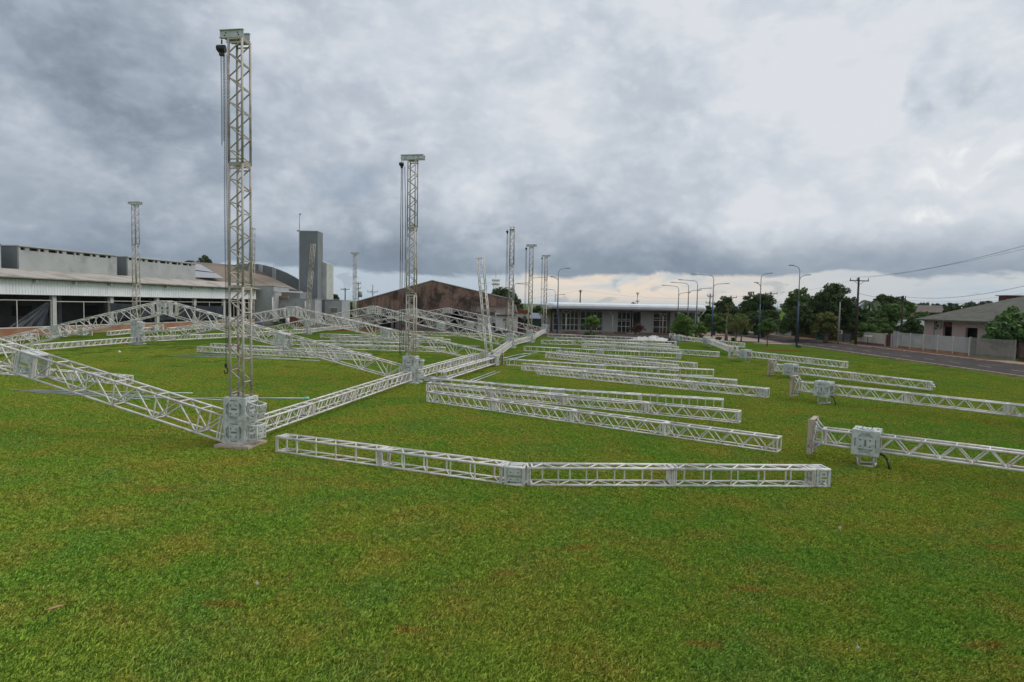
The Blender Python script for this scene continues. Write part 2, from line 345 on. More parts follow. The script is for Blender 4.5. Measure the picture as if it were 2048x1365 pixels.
def splice(parent,mx,L,w=W,h=W,name='corner_block',m='block'):
    k=('sp',round(L,2),w,h,m)
    if k not in CACHE:
        b=MB().use('truss'); y=w/2; z=h/2
        for sy in (-1,1):
            for sz in (-1,1): b.tube((0,sy*y,sz*z),(L,sy*y,sz*z),CR+.004,8)
        b.use(m)
        for x in (.03,L-.03):
            for s in (-1,1):
                b.box((x-.03,s*y-.034,-z),(x+.03,s*y+.034,z)); b.box((x-.028,-y,s*z-.03),(x+.028,y,s*z+.03))
        for s in (-1,1):
            b.box((.09,s*(y+.012)-.008,z*.15),(L-.09,s*(y+.012)+.008,z-.02)); b.box((.09,s*(y+.012)-.008,-z*.55),(L-.09,s*(y+.012)+.008,-z*.1))
            b.box((.09,-y*.8,s*(z+.006)-.006),(L-.09,-y*.1,s*(z+.006)+.006)); b.box((.09,y*.15,s*(z+.006)-.006),(L-.09,y*.8,s*(z+.006)+.006))
        b.use('black')
        for s in (-1,1):
            for xx in (.16,L-.16):
                for zz in (z*.5,-z*.33): b.tube((xx,s*(y+.018),zz),(xx,s*(y+.032),zz),.014,6)
        CACHE[k]=b.mesh(name)
    return link(name,CACHE[k],parent,mx)
def run_truss(t,p0,p1,breaks=None,z=W/2+CR,P=.7,roll=0,end_up=None,maxL=3.7):
    """truss between two points (centre line), split in bolted sections"""
    p0=Vector(p0); p1=Vector(p1); d=p1-p0; L=d.length; n=max(1,round(L/3.6)); l=L/n
    for i in range(n): section(t,frame(p0+d*(i/n),d),l-.004,P=P,roll=roll)
def away(p,q):   # unit vector perpendicular to pq in the ground plane, pointing away from camera
    d=(q-p).normalized(); n=Vector((-d.y,d.x,0)); m=(p+q)/2
    return n if n.dot(m)>0 else -n
def ground_beam(label,px,kind='zig',blocks=(),group='truss beams lying in rows right of the tower line',z0=0.,ends=()):
    pts=[at(x,y,z0) for x,y in px]; off=[away(a,b)*(W/2+CR) for a,b in zip(pts,pts[1:])]
    c=[]
    for i,p in enumerate(pts):
        o=off[0] if i==0 else off[-1] if i==len(pts)-1 else (off[i-1]+off[i])*.5
        q=p+o; q.z=z0+W/2+CR; c.append(q)
    t=thing('truss_beam',label,'truss beam',(c[0].x,c[0].y,z0),group)
    for i,(a,b) in enumerate(zip(c,c[1:])):
        d=(b-a).normalized(); a2=a+d*(.26 if i>0 else 0); b2=b-d*(.26 if i<len(c)-2 else 0)
        run_truss(t,a2,b2,roll=(kind=='rung'))
        if i>0:
            d0=(c[i]-c[i-1]).normalized(); dd=(d0+d).normalized(); splice(t,frame(a-dd*.25,dd),.5)
    for e in ends:
        if e=='R': d=(c[-1]-c[-2]).normalized(); splice(t,frame(c[-1]+d*.006,d),.36,name='end_block')
        if e=='L': d=(c[0]-c[1]).normalized(); splice(t,frame(c[0]+d*.006,d),.36,name='end_block')
    return t
# ------------------------------------------------------------------ sleeve block and tower
def cube_block(parent,mx,S=.69,name='sleeve_block'):
    """cage with gussets and cover plates, centred on mx"""
    if 'cube' not in CACHE:
        h=S/2; b=MB().use('block'); w=.075
        for a in (-1,1):
            for c in (-1,1):
                x,y=a*(h-w/2),c*(h-w/2); b.box((x-w/2,y-w/2,-h),(x+w/2,y+w/2,h))
                b.box((-h+w,y-w/2,a*(h-w/2)-w/2),(h-w,y+w/2,a*(h-w/2)+w/2)); b.box((y-w/2,-h+w,a*(h-w/2)-w/2),(y+w/2,h-w,a*(h-w/2)+w/2))
        b.use('block').box((-h+.05,-h+.05,-h+.02),(h-.05,h-.05,h-.02)); b.use('hole').box((-.22,-.22,-h+.015),(.22,.22,h-.015)).use('block')
        for k in range(4):
            R=Matrix.Rotation(k*math.pi/2,4,'Z'); g=.22
            for sx in (-1,1):
                for sz in (-1,1):
                    tri=[(sx*(h-.004),h+.001,sz*(h-.004)),(sx*(h-g),h+.001,sz*(h-.004)),(sx*(h-g-.03),h+.001,sz*(h-.07)),(sx*(h-.07),h+.001,sz*(h-g-.03)),(sx*(h-.004),h+.001,sz*(h-g))]
                    b.prism([R@Vector(p) for p in tri],R@Vector((0,.014,0)))
            for sx in (-1,1): b.box((sx*.24-.015,h-.05,-h+w),(sx*.24+.015,h-.02,h-w),R)
        CACHE['cube']=b.mesh('sleeve_block')
        c=MB().use('block'); 
        out=[(-.17,.06),(-.13,.0),(.13,0),(.17,.06)]
        pr=[(-.17,-.20),(-.13,-.24),(.13,-.24),(.17,-.20),(.17,.20),(.13,.24),(-.13,.24),(-.17,.20)]
        c.prism([(x,0,z) for x,z in pr],(0,.045,0))
        c.use('hole'); c.box((-.09,.046,-.02),(.09,.050,.022)); c.use('block'); c.box((-.15,.048,.05),(.15,.066,.19)); c.box((-.15,.048,-.19),(.15,.066,-.05))
        c.use('black')
        for x in (-.09,.09):
            for z in (-.12,.12): c.tube((x,.066,z),(x,.082,z),.017,6)
        CACHE['cover']=c.mesh('cover_plate')
    o=link(name,CACHE['cube'],parent,mx)
    for k in range(4): link('cover_plate',CACHE['cover'],o,mx@Matrix.Rotation(k*math.pi/2,4,'Z')@T(0,S/2-.03,0))
    return o
def bracket(parent,mx,tilt=0,name='hinge_bracket'):
    """open box bracket sticking out along +X from mx"""
    if 'brk' not in CACHE:
        b=MB().use('block'); L=.36; w=.23
        for s in (-1,1):
            b.box((0,s*w-.02,-.2),(.05,s*w+.02,.2)); b.box((L-.05,s*w-.02,-.2),(L,s*w+.02,.2))
            for z in (-.2,.2): b.tube((0,s*w,z),(L,s*w,z),.026,8)
            for x in (.02,L-.02): b.tube((x,-w,s*.2),(x,w,s*.2),.026,8)
        b.use('facade_light'); b.box((L,-.17,.03),(L+.02,.17,.19)); b.box((L,-.17,-.19),(L+.02,.17,-.03))
        b.use('black')
        for y in (-.12,.12):
            for z in (-.11,.11): b.tube((L+.02,y,z),(L+.035,y,z),.015,6)
        CACHE['brk']=b.mesh('hinge_bracket')
    return link(name,CACHE['brk'],parent,mx@Matrix.Rotation(tilt,4,'Y'))
def head_beams(parent,mx,L=1.2,off=.16):
    """pair of channel beams along X of mx, above mast top"""
    k=('head',round(L,2),off)
    if k not in CACHE:
        b=MB().use('block')
        for s in (-1,1):
            y=s*off; b.box((-L/2,y-.006,0),(L/2,y+.006,.2)); b.box((-L/2,y-.05,.2),(L/2,y+.05,.215)); b.box((-L/2,y-.05,-.015),(L/2,y+.05,0))
        b.box((-W/2-.03,-W/2-.03,-.035),(W/2+.03,W/2+.03,-.017))
        b.use('black')
        for s in (-1,1):
            for x in (-.35,-.3,.3,.35): b.tube((x*L/1.2,s*(off+.006),.06 if int(x*100)%2 else .13),(x*L/1.2,s*(off+.02),.06 if int(x*100)%2 else .13),.02,6)
        CACHE[k]=b.mesh('head_beam')
    return link('head_beam',CACHE[k],parent,mx)
ROWA=math.radians(9.3); ROW=Vector((math.sin(ROWA),math.cos(ROWA),0)); PERP=Vector((-ROW.y,ROW.x,0))
def tower(label,base,H,sleeves=2,head='perp',group='upright truss towers',lean=(0,0),brk=True,roll=0,headL=1.2,zb=.12,plate='rust',mast0=None,rungface=False,hoff=0):
    base=Vector(base); X=ROW; m0=frame(base,X); t=thing('truss_tower',label,'truss tower',m0,group)
    if plate:
        b=MB().use(plate); b.box((-.52,-.55,0),(.52,.55,zb-.02)); b.box((-.46,-.5,zb-.018),(.46,.5,zb))
        part('base_plate',b,None,t,m0)
    z=zb; S=.69
    for k in range(sleeves):
        cube_block(t,m0@T(0,0,z+S/2),S); 
        if brk:
            bracket(t,m0@Matrix.Rotation(-math.pi/2,4,'Z')@T(S/2-.03,0,z+S/2)@Matrix.Rotation(.0,4,'Y'),.25 if k==1 else 0.)
        z+=S
    zt=H-.22 if head else H; m0l=m0@T(0,0,mast0 if mast0 is not None else (z-.3 if sleeves else zb))@Matrix.Rotation(lean[0],4,'X')@Matrix.Rotation(lean[1],4,'Y')
    z1=mast0 if mast0 is not None else (z-.3 if sleeves else zb); L=zt-z1; n=max(2,round(L/3.9))
    up=Matrix.Rotation(-math.pi/2,4,'Y')     # local X -> Z
    for i in range(n):
        # local X up, zig faces on +-Y of section : want zig on faces with normal +-row
        mm=m0l@T(0,0,L*i/n)@up@Matrix.Rotation(math.pi/2 if not rungface else 0,4,'X')
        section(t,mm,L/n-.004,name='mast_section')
    if head: head_beams(t,m0l@T(0,hoff,L+.035)@Matrix.Rotation(math.pi/2 if head=='perp' else 0,4,'Z'),headL)
    return t
def hoist(label,top,drops,links=True,group=None,r=.012,seed=0):
    """black chain hoist: body at top, strands (dx,dy,length)"""
    top=Vector(top); t=thing('chain_hoist',label,'chain hoist',top,group)
    b=MB().use('black'); b.tube((-.10,0,-.02),(.10,0,-.02),.11,14); b.tube((-.14,0,0),(-.11,0,0),.08,10); b.tube((0,0,.12),(0,0,.24),.022,6); b.box((-.06,-.05,-.22),(.06,.05,-.1))
    part('hoist_body',b,None,t,T(*top))
    for (dx,dy,L,hk) in drops:
        c=MB().use('chain')
        if links:
            st=.052; n=int(L/st)
            for i in range(n):
                z=-.18-i*st; s=math.sin(i*.05+dx*9)*.012; a=(i%2)*math.pi/2; cx,cy=math.cos(a)*.017,math.sin(a)*.017
                for sg in (-1,1): c.tube((dx+s+sg*cx,dy+sg*cy,z+.02),(dx+s+sg*cx,dy+sg*cy,z-.035),.005,4,cap=False)
                for q in (z+.022,z-.037): c.tube((dx+s-cx,dy-cy,q),(dx+s+cx,dy+cy,q),.005,4)
        else:
            pts=[(dx*(1+.5*math.sin(k/8*3.1)),dy,-.15-(L-.15)*k/8) for k in range(9)]; c.path(pts,r,5)
        part('chain',c,None,t,T(*top))
        if hk:
            h=MB().use('black'); z=-.18-L; h.box((dx-.03,dy-.03,z-.1),(dx+.03,dy+.03,z+.02))
            pp=[(dx+.055*math.sin(a),dy,z-.19+.085*math.cos(a)) for a in [x*math.pi*1.5/8 for x in range(9)]]
            h.path(pp,.018,6); part('hook',h,None,t,T(*top))
    return t
# ---- the tower row
PX={'T1':(482,893,66),'T2':(821,768,312),'T4':(1020,697,455),'T5':(1059,686,490),'T6':(1089,669,511),'L3':(274,690,405),'L4':(502,678,456),'L5':(613,670,488),'L6':(709,659,506)}
def hgt(b,x,yt): d=ray(x,yt); return CAMH+d.z*(b.y/d.y)
TB={k:at(v[0],v[1]-1) for k,v in PX.items()}; TB['T3']=at(980,728)
TB['L2']=TB['T2']+Vector((-31,7.9,0)); TB['L1']=TB['T1']+Vector((-31,7.9,0))
TH={k:hgt(TB[k],v[0] if k not in('L5',) else 627,v[2]) for k,v in PX.items()}
tower('tallest white truss tower nearest the camera, on a rusty base plate',TB['T1'],TH['T1'],2,'perp',headL=.74,hoff=.14)
tower('second tallest truss tower, mid lawn, with a long T-shaped head and hoist',TB['T2'],TH['T2'],2,'perp',headL=1.25,plate='block')
tower('hoist-chained tower just right of the leaning ladder mast',TB['T4'],TH['T4'],2,'row',headL=.9,plate='block')
tower('slim truss tower with T-shaped head, blue lamp post close behind it',TB['T5'],TH['T5'],2,'perp',headL=1.2,plate='block')
tower('farthest truss tower of the right row, beside the rounded end of the station roof',TB['T6'],TH['T6'],2,'perp',headL=1.25,plate='block')
tower('truss tower on the left in front of the long grey hall, with a T-shaped head',TB['L3'],TH['L3'],3,'perp',headL=1.25,plate='block')
tower('truss tower half hidden behind the tallest tower',TB['L4'],TH['L4'],2,None,plate='block',lean=(.02,0))
tower('leaning headless truss mast in front of the tall grey church tower',TB['L5'],TH['L5'],1,None,plate='block',lean=(.083,.0),brk=False,mast0=.9)
tower('slender truss tower with T-head left of the brick warehouse',TB['L6'],TH['L6'],2,'perp',headL=1.3,plate='block')
# leaning ladder mast
T3=TB['T3']
t=thing('truss_mast','short leaning ladder-like truss mast without a head, brighter metal than the rest','truss mast',frame(T3,ROW))
topv=far(960,516,T3.y); botv=at(979,716); botv=Vector((botv.x,T3.y,0)); botv=far(979,713,T3.y); d=topv-botv; Ln=d.length
fm=frame(botv,d,(-.25,-1,0))
for i in range(3): section(t,fm@T(Ln*i/3,0,0),Ln/3-.004,roll=0,name='mast_section',P=.86)
b=MB().use('block'); b.box((-.3,-.3,0),(.3,.3,.1)); part('foot_plate',b,None,t,frame(Vector((botv.x,botv.y,.0)),ROW)@T(0,0,max(.02,botv.z-.12)))
# hoists
def hp(k,dx,dy,z): v=TB[k]; return Vector((v.x+dx,v.y+dy,z))
h1=TB['T1']-ROW*.14+PERP*.47; h1.z=TH['T1']-.47
hoist('black chain hoist with dangling chains and hook on the tallest tower',h1,[(-.02,0,2.6,0),(.02,.05,2.5,0),(.075,.0,9.0,1),(.13,.02,8.6,0)],True)
h2=TB['T2']+PERP*.62; h2.z=TH['T2']-.42
hoist('black chain hoist hanging at the left end of the second tower head',h2,[(-.02,0,10.2,0),(.05,0,10.3,0),(.16,0,10.0,0)],False,r=.02)
for k,lab in (('T4','dark hoist and chains on the tower right of the leaning ladder mast'),('T5','dark hoist and chains at the left end of the slim middle tower head'),('T6','dark hoist and chains at the left end of the farthest tower head')):
    hh=TB[k]+PERP*(.5 if k=='T4' else .62); hh.z=TH[k]-.42
    hoist(lab,hh,[(-.03,0,TH[k]-2.2,0),(.05,0,TH[k]-2.4,0)],False,r=.022)
# ---- ground row beams between towers
def row_beam(label,a,b,z=.45,roll=0,group='truss beams linking the towers along the ground'):
    a=Vector(a); b=Vector(b); d=(b-a).normalized(); a=a+d*.42; b=b-d*.42; a.z=b.z=z
    t=thing('truss_beam',label,'truss beam',(a.x,a.y,0),group); run_truss(t,a,b,roll=roll); 
    for p,s in ((a,-1),(b,1)):
        bb=MB().use('block'); mm=frame(p,d*s); bb.box((0.004,-.2,-.2),(.03,.2,.2)); part('end_plate',bb,None,t,mm)
    return t
row_beam('truss beam on the ground from the nearest tower to the second tower',TB['T1'],TB['T2'])
row_beam('truss beam with a slight bend left of the lying mast, behind the second tower',TB['T2'],TB['T3']+Vector((-.9,1.5,0)))
row_beam('truss beam running from the ladder mast foot to the next tower',TB['T3'],TB['T4'])
row_beam('short looking truss beam between the chain tower and the slim middle tower',TB['T4'],TB['T5'])
row_beam('farthest truss beam of the right tower row, steeply foreshortened',TB['T5'],TB['T6'])
row_beam('truss beam on the grass at the left picture edge leading to the left tower',TB['L2'],TB['L3'])
row_beam('truss beam on the grass behind the tallest tower, right of the left tower',TB['L3'],TB['L4'])
row_beam('truss beam reaching the foot of the leaning headless mast',TB['L4'],TB['L5'])
row_beam('far left-row truss beam in front of the church tower',TB['L5'],TB['L6'])
# ---- gables
def gable(label,a,b,ztop,h=.76,w=.5,group='arched roof trusses crossing between the tower rows'):
    a=Vector(a); b=Vector(b); mid=(a+b)/2; d=(b-a); L=d.length; d.normalize(); rh=.62; zc=ztop-h/2-.03
    t=thing('arched_truss',label,'roof truss',(mid.x,mid.y,0),group); z0=.16+h/2
    for P0,sg in ((a,1),(b,-1)):
        u=d*sg; s=P0+u*.45; s.z=z0; e=mid-u*rh; e.z=zc-.02; v=e-s; Lh=v.length; l=(Lh-.6)/2
        section(t,frame(s,v),l-.004,w,h,1.56,'gable'); splice(t,frame(s+v.normalized()*l,v),.596,w,h,name='splice_block')
        section(t,frame(s+v.normalized()*(l+.6),v),l-.004,w,h,1.56,'gable')
        fb=MB().use('block'); mm=frame(s,v)
        for q in (-1,1): fb.box((-.16,q*w/2-.03,-h/2),(-.08,q*w/2+.03,h/2*.8))
        for q in (-1,1): fb.tube((-.2,q*w/2,h/2*.8),(.0,q*w/2,h/2),.034,8); fb.tube((-.3,q*w/2,-h/2),(.0,q*w/2,-h/2),.034,8)
        part('foot_frame',fb,None,t,mm)
    # ridge block: flat chords with plates
    m=frame(Vector((mid.x,mid.y,zc)),d); rb=MB().use('truss')
    for y in (-w/2,w/2):
        rb.tube((-rh,y,h/2),(-rh*.55,y,h/2+.09),.034,8); rb.tube((-rh*.55,y,h/2+.09),(rh*.55,y,h/2+.09),.034,8); rb.tube((rh*.55,y,h/2+.09),(rh,y,h/2),.034,8)
        rb.tube((-rh,y,-h/2),(0,y,-h/2+.13),.034,8); rb.tube((0,y,-h/2+.13),(rh,y,-h/2),.034,8)
        for x in (-rh+.05,-.28,.28,rh-.05): rb.box((x-.035,y-.03,-h/2+.04),(x+.035,y+.03,h/2+.05))
    rb.use('block')
    for y in (-w/2-.012,w/2+.012): rb.box((-.24,y-.008,.1),(.24,y+.008,h/2+.02)); rb.box((-.3,y-.008,-.16),(.3,y+.008,.0))
    for x in (-rh*.5,0,rh*.5): rb.box((x-.03,-w/2,h/2+.06),(x+.03,w/2,h/2+.1))
    part('ridge_block',rb,None,t,m)
    return t
gable('nearest roof truss, cut off by the left picture edge, ending at the tallest tower',TB['L1'],TB['T1'],4.15)
gable('large arched roof truss peaking left of the tallest tower and ending at the second tower',TB['L2'],TB['T2'],4.12)
gable('arched roof truss with its ridge before the grey annex, ending at the ladder mast',TB['L3'],TB['T3'],3.78)
gable('arched roof truss whose ridge overlaps the left part of the brick warehouse',TB['L4'],TB['T4'],3.86)
gable('arched roof truss whose ridge is right beside the second tower, behind it',TB['L5'],TB['T5'],3.62)
gable('farthest arched roof truss, ridge in front of the warehouse dark doorway',TB['L6'],TB['T6'],3.6)
# ---- beams lying right of the row
gb=ground_beam
gb('nearest lying truss beam in the foreground, kneed in the middle with a rusty corner plate',[(550,906),(1028,974),(1632,977)],'rung',ends='R')
gb('long zigzag truss beam in front of two others, second row from the camera',[(852,805),(1555,908)])
gb('zigzag truss beam directly behind the longest foreground one, ending left of it',[(851,785),(1478,849)])
gb('ladder-sided kneed truss beam at the back of the near group of three',[(858,775),(1112,800),(1447,822)],'rung')
gb('zigzag truss beam with a grey end block, front one of the second group of three',[(1071,750),(1518,796)],ends='R')
gb('zigzag truss beam half hidden behind the one with a grey end block',[(1042,742),(1470,778)])
gb('ladder-sided kneed truss beam at the back of the second group of three',[(1012,732),(1200,745),(1428,755)],'rung')
gb('zigzag truss beam in the third group, nearer of two crossing close together',[(1090,717),(1350,744)])
gb('zigzag truss beam in the third group, behind its close neighbour and reaching farther right',[(1112,713),(1388,740)])
gb('ladder-sided kneed truss beam of the third group with a rusty end block',[(1047,703),(1199,711),(1353,718)],'rung',ends='R')
gb('long zigzag truss beam of the fourth group reaching farthest right',[(1163,696),(1435,715)])
gb('thin looking truss beam just behind the farthest-reaching one of the fourth group',[(1170,690),(1353,703)])
gb('zigzag truss beam of the fourth group starting beside the far tower foot',[(1082,689),(1343,697)])
gb('zigzag truss beam near the white tarpaulin heap, in front of it',[(1108,682),(1352,692)])
gb('farthest truss beam of the right side, before the station forecourt asphalt',[(1095,675),(1272,683)],'rung')
# ---- beams lying inside the arches
gi='truss beams lying on the grass under the arches'
gb('truss beam on the grass right behind the tallest tower, nearest of the inner ones',[(393,705),(738,723)],group=gi)
gb('truss beam lying close behind the nearest inner beam',[(420,698),(700,716)],group=gi)
gb('double-thick white truss beam crossing behind the second tower',[(600,697),(889,706)],group=gi)
gb('truss beam just beyond the one crossing behind the second tower',[(540,689),(806,696)],group=gi)
gb('far inner truss beam with its end right of the second tower',[(660,681),(899,688)],group=gi)
gb('far inner truss beam left of its twin, in front of the leaning headless mast',[(640,676),(885,684)],group=gi)
gb('pale far inner truss beam before the bare red soil',[(790,669),(962,675)],group=gi)
gb('truss beam lying on the grass under the nearest arch at the left picture edge',[(-60,745),(250,772)],group=gi)
# ---- lying masts with sleeve block and base frame
def base_frame(parent,mx,S=1.0,m='rust'):
    b=MB().use(m); h=S/2
    # mx: X along mast, plate in YZ plane at X=0 ; two channels along Z + top/bottom
    for y in (-h+.06,h-.06):
        b.box((-.07,y-.07,-h),(-.058,y+.07,h)); b.box((-.07,y-.07,-h),(.07,y-.058,h)); b.box((-.07,y+.058,-h),(.07,y+.07,h))
    for z in (-h+.02,h-.02): b.box((-.06,-h+.14,z-.015),(.07,h-.14,z+.015))
    b.use('block')
    for s in (-1,1):
        b.tube((.05,-h+.12,s*(h-.05)),(.05,h-.12,-s*(h-.05)),.02,6)
        b.tube((.07,s*.2,h-.08),(.27,s*.2,.2),.03,6); b.tube((.07,s*.2,-h+.08),(.27,s*.2,-.2),.03,6); b.box((.06,s*.2-.02,-.2),(.27,s*.2+.02,-.15)); b.box((.06,s*.2-.02,.15),(.27,s*.2+.02,.2))
    b.box((.24,-W/2,-W/2),(.28,W/2,W/2)) if False else None
    return part('base_frame',b,None,parent,mx)
def lying_mast(label,pf,pe,sb,zf=.72,ze=.72,frame_S=1.0,fm='rust',strap=False,brkt=True,L=None,roll=0,group='lying towers with sleeve blocks at the right',endp=False,cube=True,rot=0):
    """pf: centre point of base frame, pe: end point of mast centre line; sb: distance of the sleeve block"""
    pf=Vector(pf); pe=Vector(pe); pf.z=zf; pe.z=ze; d=pe-pf; Lt=d.length; mx=frame(pf,d)
    t=thing('lying_mast',label,'truss mast',(pf.x,pf.y,0),group)
    if frame_S: base_frame(t,mx@Matrix.Rotation(rot,4,'X'),frame_S,fm)
    s0=.27 if frame_S else 0
    n=max(2,round((Lt-s0)/3.6)); l=(Lt-s0)/n
    stub=sb-.1; 
    section(t,mx@T(s0,0,0),stub-s0,roll=roll,P=.7)
    rest=Lt-stub; n=max(1,round(rest/3.6))
    for i in range(n): section(t,mx@T(stub+rest*i/n,0,0),rest/n-.004,roll=roll)
    if cube: cube_block(t,mx@T(sb,0,.0)@Matrix.Rotation(math.pi/2,4,'Y'),.69)
    if brkt: bracket(t,mx@T(sb,0,-.335)@Matrix.Rotation(math.pi/2,4,'Y'),-.12)
    if strap:
        b=MB().use('black'); P=[(sb+.36,-.1,-.3),(sb+.46,-.16,-.31),(sb+.55,-.2,-.42),(sb+.62,-.24,-.66)]; 
        for a,c in zip(P,P[1:]): b.tube(a,c,.035,6,.028)
        part('strap',b,None,t,mx)
    if endp:
        b=MB().use('block'); b.box((.004,-.24,-.24),(.05,.24,.24)); b.use('truss'); b.tube((.05,-.12,.08),(.22,-.12,.08),.05,8); b.tube((.05,.12,-.05),(.2,.12,-.05),.05,8)
        part('end_plate',b,None,t,mx@T(Lt,0,0))
    return t
def mastpx(pf,pe,zb=.5,za=.5):   # pixels on bottom chord
    a=at(pf[0],pf[1],za); b=at(pe[0],pe[1],zb); o=away(a,b)*(W/2); return a+o,b+o
a,b_=mastpx((1622,886),(2048,947),.42,.50); b_=b_+(b_-a).normalized()*4.5
lying_mast('nearest lying mast at the right, rusty base frame raised off the grass and black strap',a,b_,1.42,.72,.66,strap=True)
a,b_=mastpx((1586,780),(2048,838),.35,.55); b_=b_+(b_-a).normalized()*3.
lying_mast('second lying mast from the camera at the right, its far end beyond the picture edge',a,b_,1.35,.74,.60,strap=True)
a,b_=mastpx((1541,743),(1858,782),.12,.35)
lying_mast('third lying mast at the right with a plugged end plate before the road',a,b_,1.25,.62,.38,endp=True,brkt=False)
a,b_=mastpx((1463,712),(1688,739),.30,.42)
lying_mast('fourth lying mast at the right, pale base frame, below the blue lamp post',a,b_,1.35,.70,.60,fm='truss')
a,b_=at(1414,694),at(1461,712); 
lying_mast('lying mast seen nearly end-on between the fourth and the farthest ones',a,b_,.9,.74,.62,fm='truss',frame_S=.9,brkt=True)
a,b_=at(1344,686),at(1487,699)
lying_mast('farthest lying mast at the right, in front of the leafy young trees',a,b_,1.3,.72,.45,fm='truss',frame_S=.9)
a,b_=at(994,731),at(880,768)
lying_mast('mast lying between the second tower and the ladder mast, rusty base frame and crossbar end',a,b_,1.05,.45,.42,group='lying masts left of the row',brkt=False,frame_S=.95,roll=1)
hb=thing('head_beam','grey channel beam lying across the end of the mast beside the second tower','channel beam',frame((a+(b_-a)*1.0)+Vector((-.25,-.1,.0)),Vector((1,.12,0))))
b=MB().use('block'); b.box((-.6,-.11,.20),(.6,-.098,.42)); b.box((-.6,-.16,.42),(.6,-.05,.434)); b.box((-.6,-.16,.19),(.6,-.05,.2)); b.use('black')
for x in (-.4,.1): b.tube((x,-.13,.434),(x,-.13,.47),.05,8)
part('beam',b,None,hb,WM[hb.name])
a,b_=at(320,668),at(217,674)
lying_mast('far lying mast left of the left tower with a pale open end frame',a,b_,1.0,.7,.35,fm='truss',frame_S=.9,group='lying masts near the grey hall',brkt=False)
a,b_=at(338,668),at(480,652)
lying_mast('far lying mast receding behind the large arch, before the grey hall',a,b_,1.0,.5,.4,fm='truss',frame_S=0,group='lying masts near the grey hall',brkt=False,cube=False)
a,b_=at(176,674),at(95,680)
lying_mast('far lying mast seen under the large arch left of the white-edged opening',a,b_,1.0,.6,.4,fm='truss',frame_S=.9,group='lying masts near the grey hall',brkt=False)
a,b_=at(70,683),at(18,687)
lying_mast('short far lying mast near the left picture edge before the hall plinth',a,b_,1.2,.5,.4,fm='truss',frame_S=0,group='lying masts near the grey hall',brkt=False,cube=False)
# ---- loose tubes
def tubes(label,segs,r=.03,group='loose steel tubes on the grass'):
    P=[(at(*a,r+.02),at(*b,r+.02)) for a,b in segs]; t=thing('steel_tubes',label,'steel tubes',(P[0][0].x,P[0][0].y,0),group)
    for i,(a,b) in enumerate(P):
        a.z+=.012*(i%3); part('tube',MB().use('steel').tube(a,b,r,8),None,t)
    return t
tubes('bundle of galvanised tubes under the nearest arch, left of the tallest tower',[((22,780),(330,797)),((60,782),(386,787)),((70,781),(445,801)),((58,784),(300,800)),((350,797),(610,797))])
tubes('thin tubes lying beside the nearest inner truss beam, behind the tallest tower',[((340,712),(600,719)),((372,708),(560,716)),((360,711),(640,722))],.028)
tubes('tubes on the grass just left of the second tower',[((600,702),(742,708)),((640,700),(735,706))],.03)
tubes('grey-blue tube bundle between the second tower and the ladder mast',[((880,690),(955,694)),((892,692),(950,696)),((905,690),(960,693))],.035)
tubes('two pale tubes in front of the lying mast, pointing at the camera left',[((928,766),(990,743)),((936,768),(1000,744))],.033)
tubes('curved pale tubes spread right of the ladder mast foot',[((1003,718),(1035,710)),((1035,710),(1075,706)),((1008,722),(1050,712)),((1020,722),(1062,709))],.04)
t=thing('plastic_bottle','crushed green plastic bottle at the end of a steel tube','bottle',at(612,797)); b=MB().use('bottle')
bo=at(618,797,.09); vd=Vector((-.34,-.03,-.03)); b.tube(bo,bo+vd*.55,.075,10); b.tube(bo+vd*.55,bo+vd,.075,10,.025); part('bottle',b,None,t)
# ================================================================== SETTING
def sheet(name,poly,z,m,kind=True):
    b=MB(); b.poly([(x,y,z) for x,y in poly]); me=b.mesh(name,m)
    return struct(name,me) if kind else me
struct('ground',(lambda b:(b.poly([(-4500,-300,0),(4500,-300,0),(4500,8000,0),(-4500,8000,0)]),b.mesh('ground','turf'))[1])(MB()))
KX=35.9; KX2=44.0
def slab(name,poly,z0,z1,m):
    b=MB(); b.prism([(x,y,z0) for x,y in poly],(0,0,z1-z0)); return struct(name,b.mesh(name,m))
sheet('road',[(KX,-40),(KX2,-40),(KX2,420),(KX,420)],.012,'asphalt')
sheet('forecourt_road',[(-60,117),(-9,97.5),(1,91.5),(16,87.2),(22.5,83.5),(24.4,88),(27.,99),(26.,105.6),(4,104.6),(-3,116),(-20,131)],.008,'asphalt')
def kerb(name,pts,w=.22,h=.13,m='kerb'):
    b=MB()
    for (x0,y0),(x1,y1) in zip(pts,pts[1:]):
        d=Vector((x1-x0,y1-y0,0)); L=d.length; mm=frame((x0,y0,0),d); b.box((0.004,-w/2,0),(L-.004,w/2,h),mm)
    return struct(name,b.mesh(name,m))
def jag(pts,step=2.2,a=.0):
    o=[]
    for (x0,y0),(x1,y1) in zip(pts,pts[1:]):
        n=max(1,int(math.hypot(x1-x0,y1-y0)/step))
        for i in range(n): o.append((x0+(x1-x0)*i/n,y0+(y1-y0)*i/n))
    o.append(pts[-1]); return o
kerb('kerb',jag([(KX-.12,-30),(KX-.12,83)]))
kerb('kerb',jag([(KX2+.12,-30),(KX2+.12,200)]))
kerb('kerb',jag([(KX-.12,88.5),(KX-.12,160)]))
slab('sidewalk',[(KX2+.24,-30),(46.4,-30),(46.4,200),(KX2+.24,200)],0,.11,'paving')
slab('paving_island',[(28.0,88.8),(35.65,85.0),(35.65,116),(31,116),(28.5,104)],0,.09,'paving')
slab('paving_island',[(30.6,82.6),(35.2,80.9),(35.6,83.2),(33.,84.6)],0,.09,'paving')
sheet('soil_patch',[(44.2,60),(46.2,60),(46.2,110),(44.2,110)],.114,'soil')
slab('station_forecourt',[(4,104.8),(26.3,105.8),(33,111),(33,120),(4,120)],0,.14,'kerbred')
kerb('kerb',jag([(24.6,88),(27.2,99),(26.6,105.2)]),.25,.12)
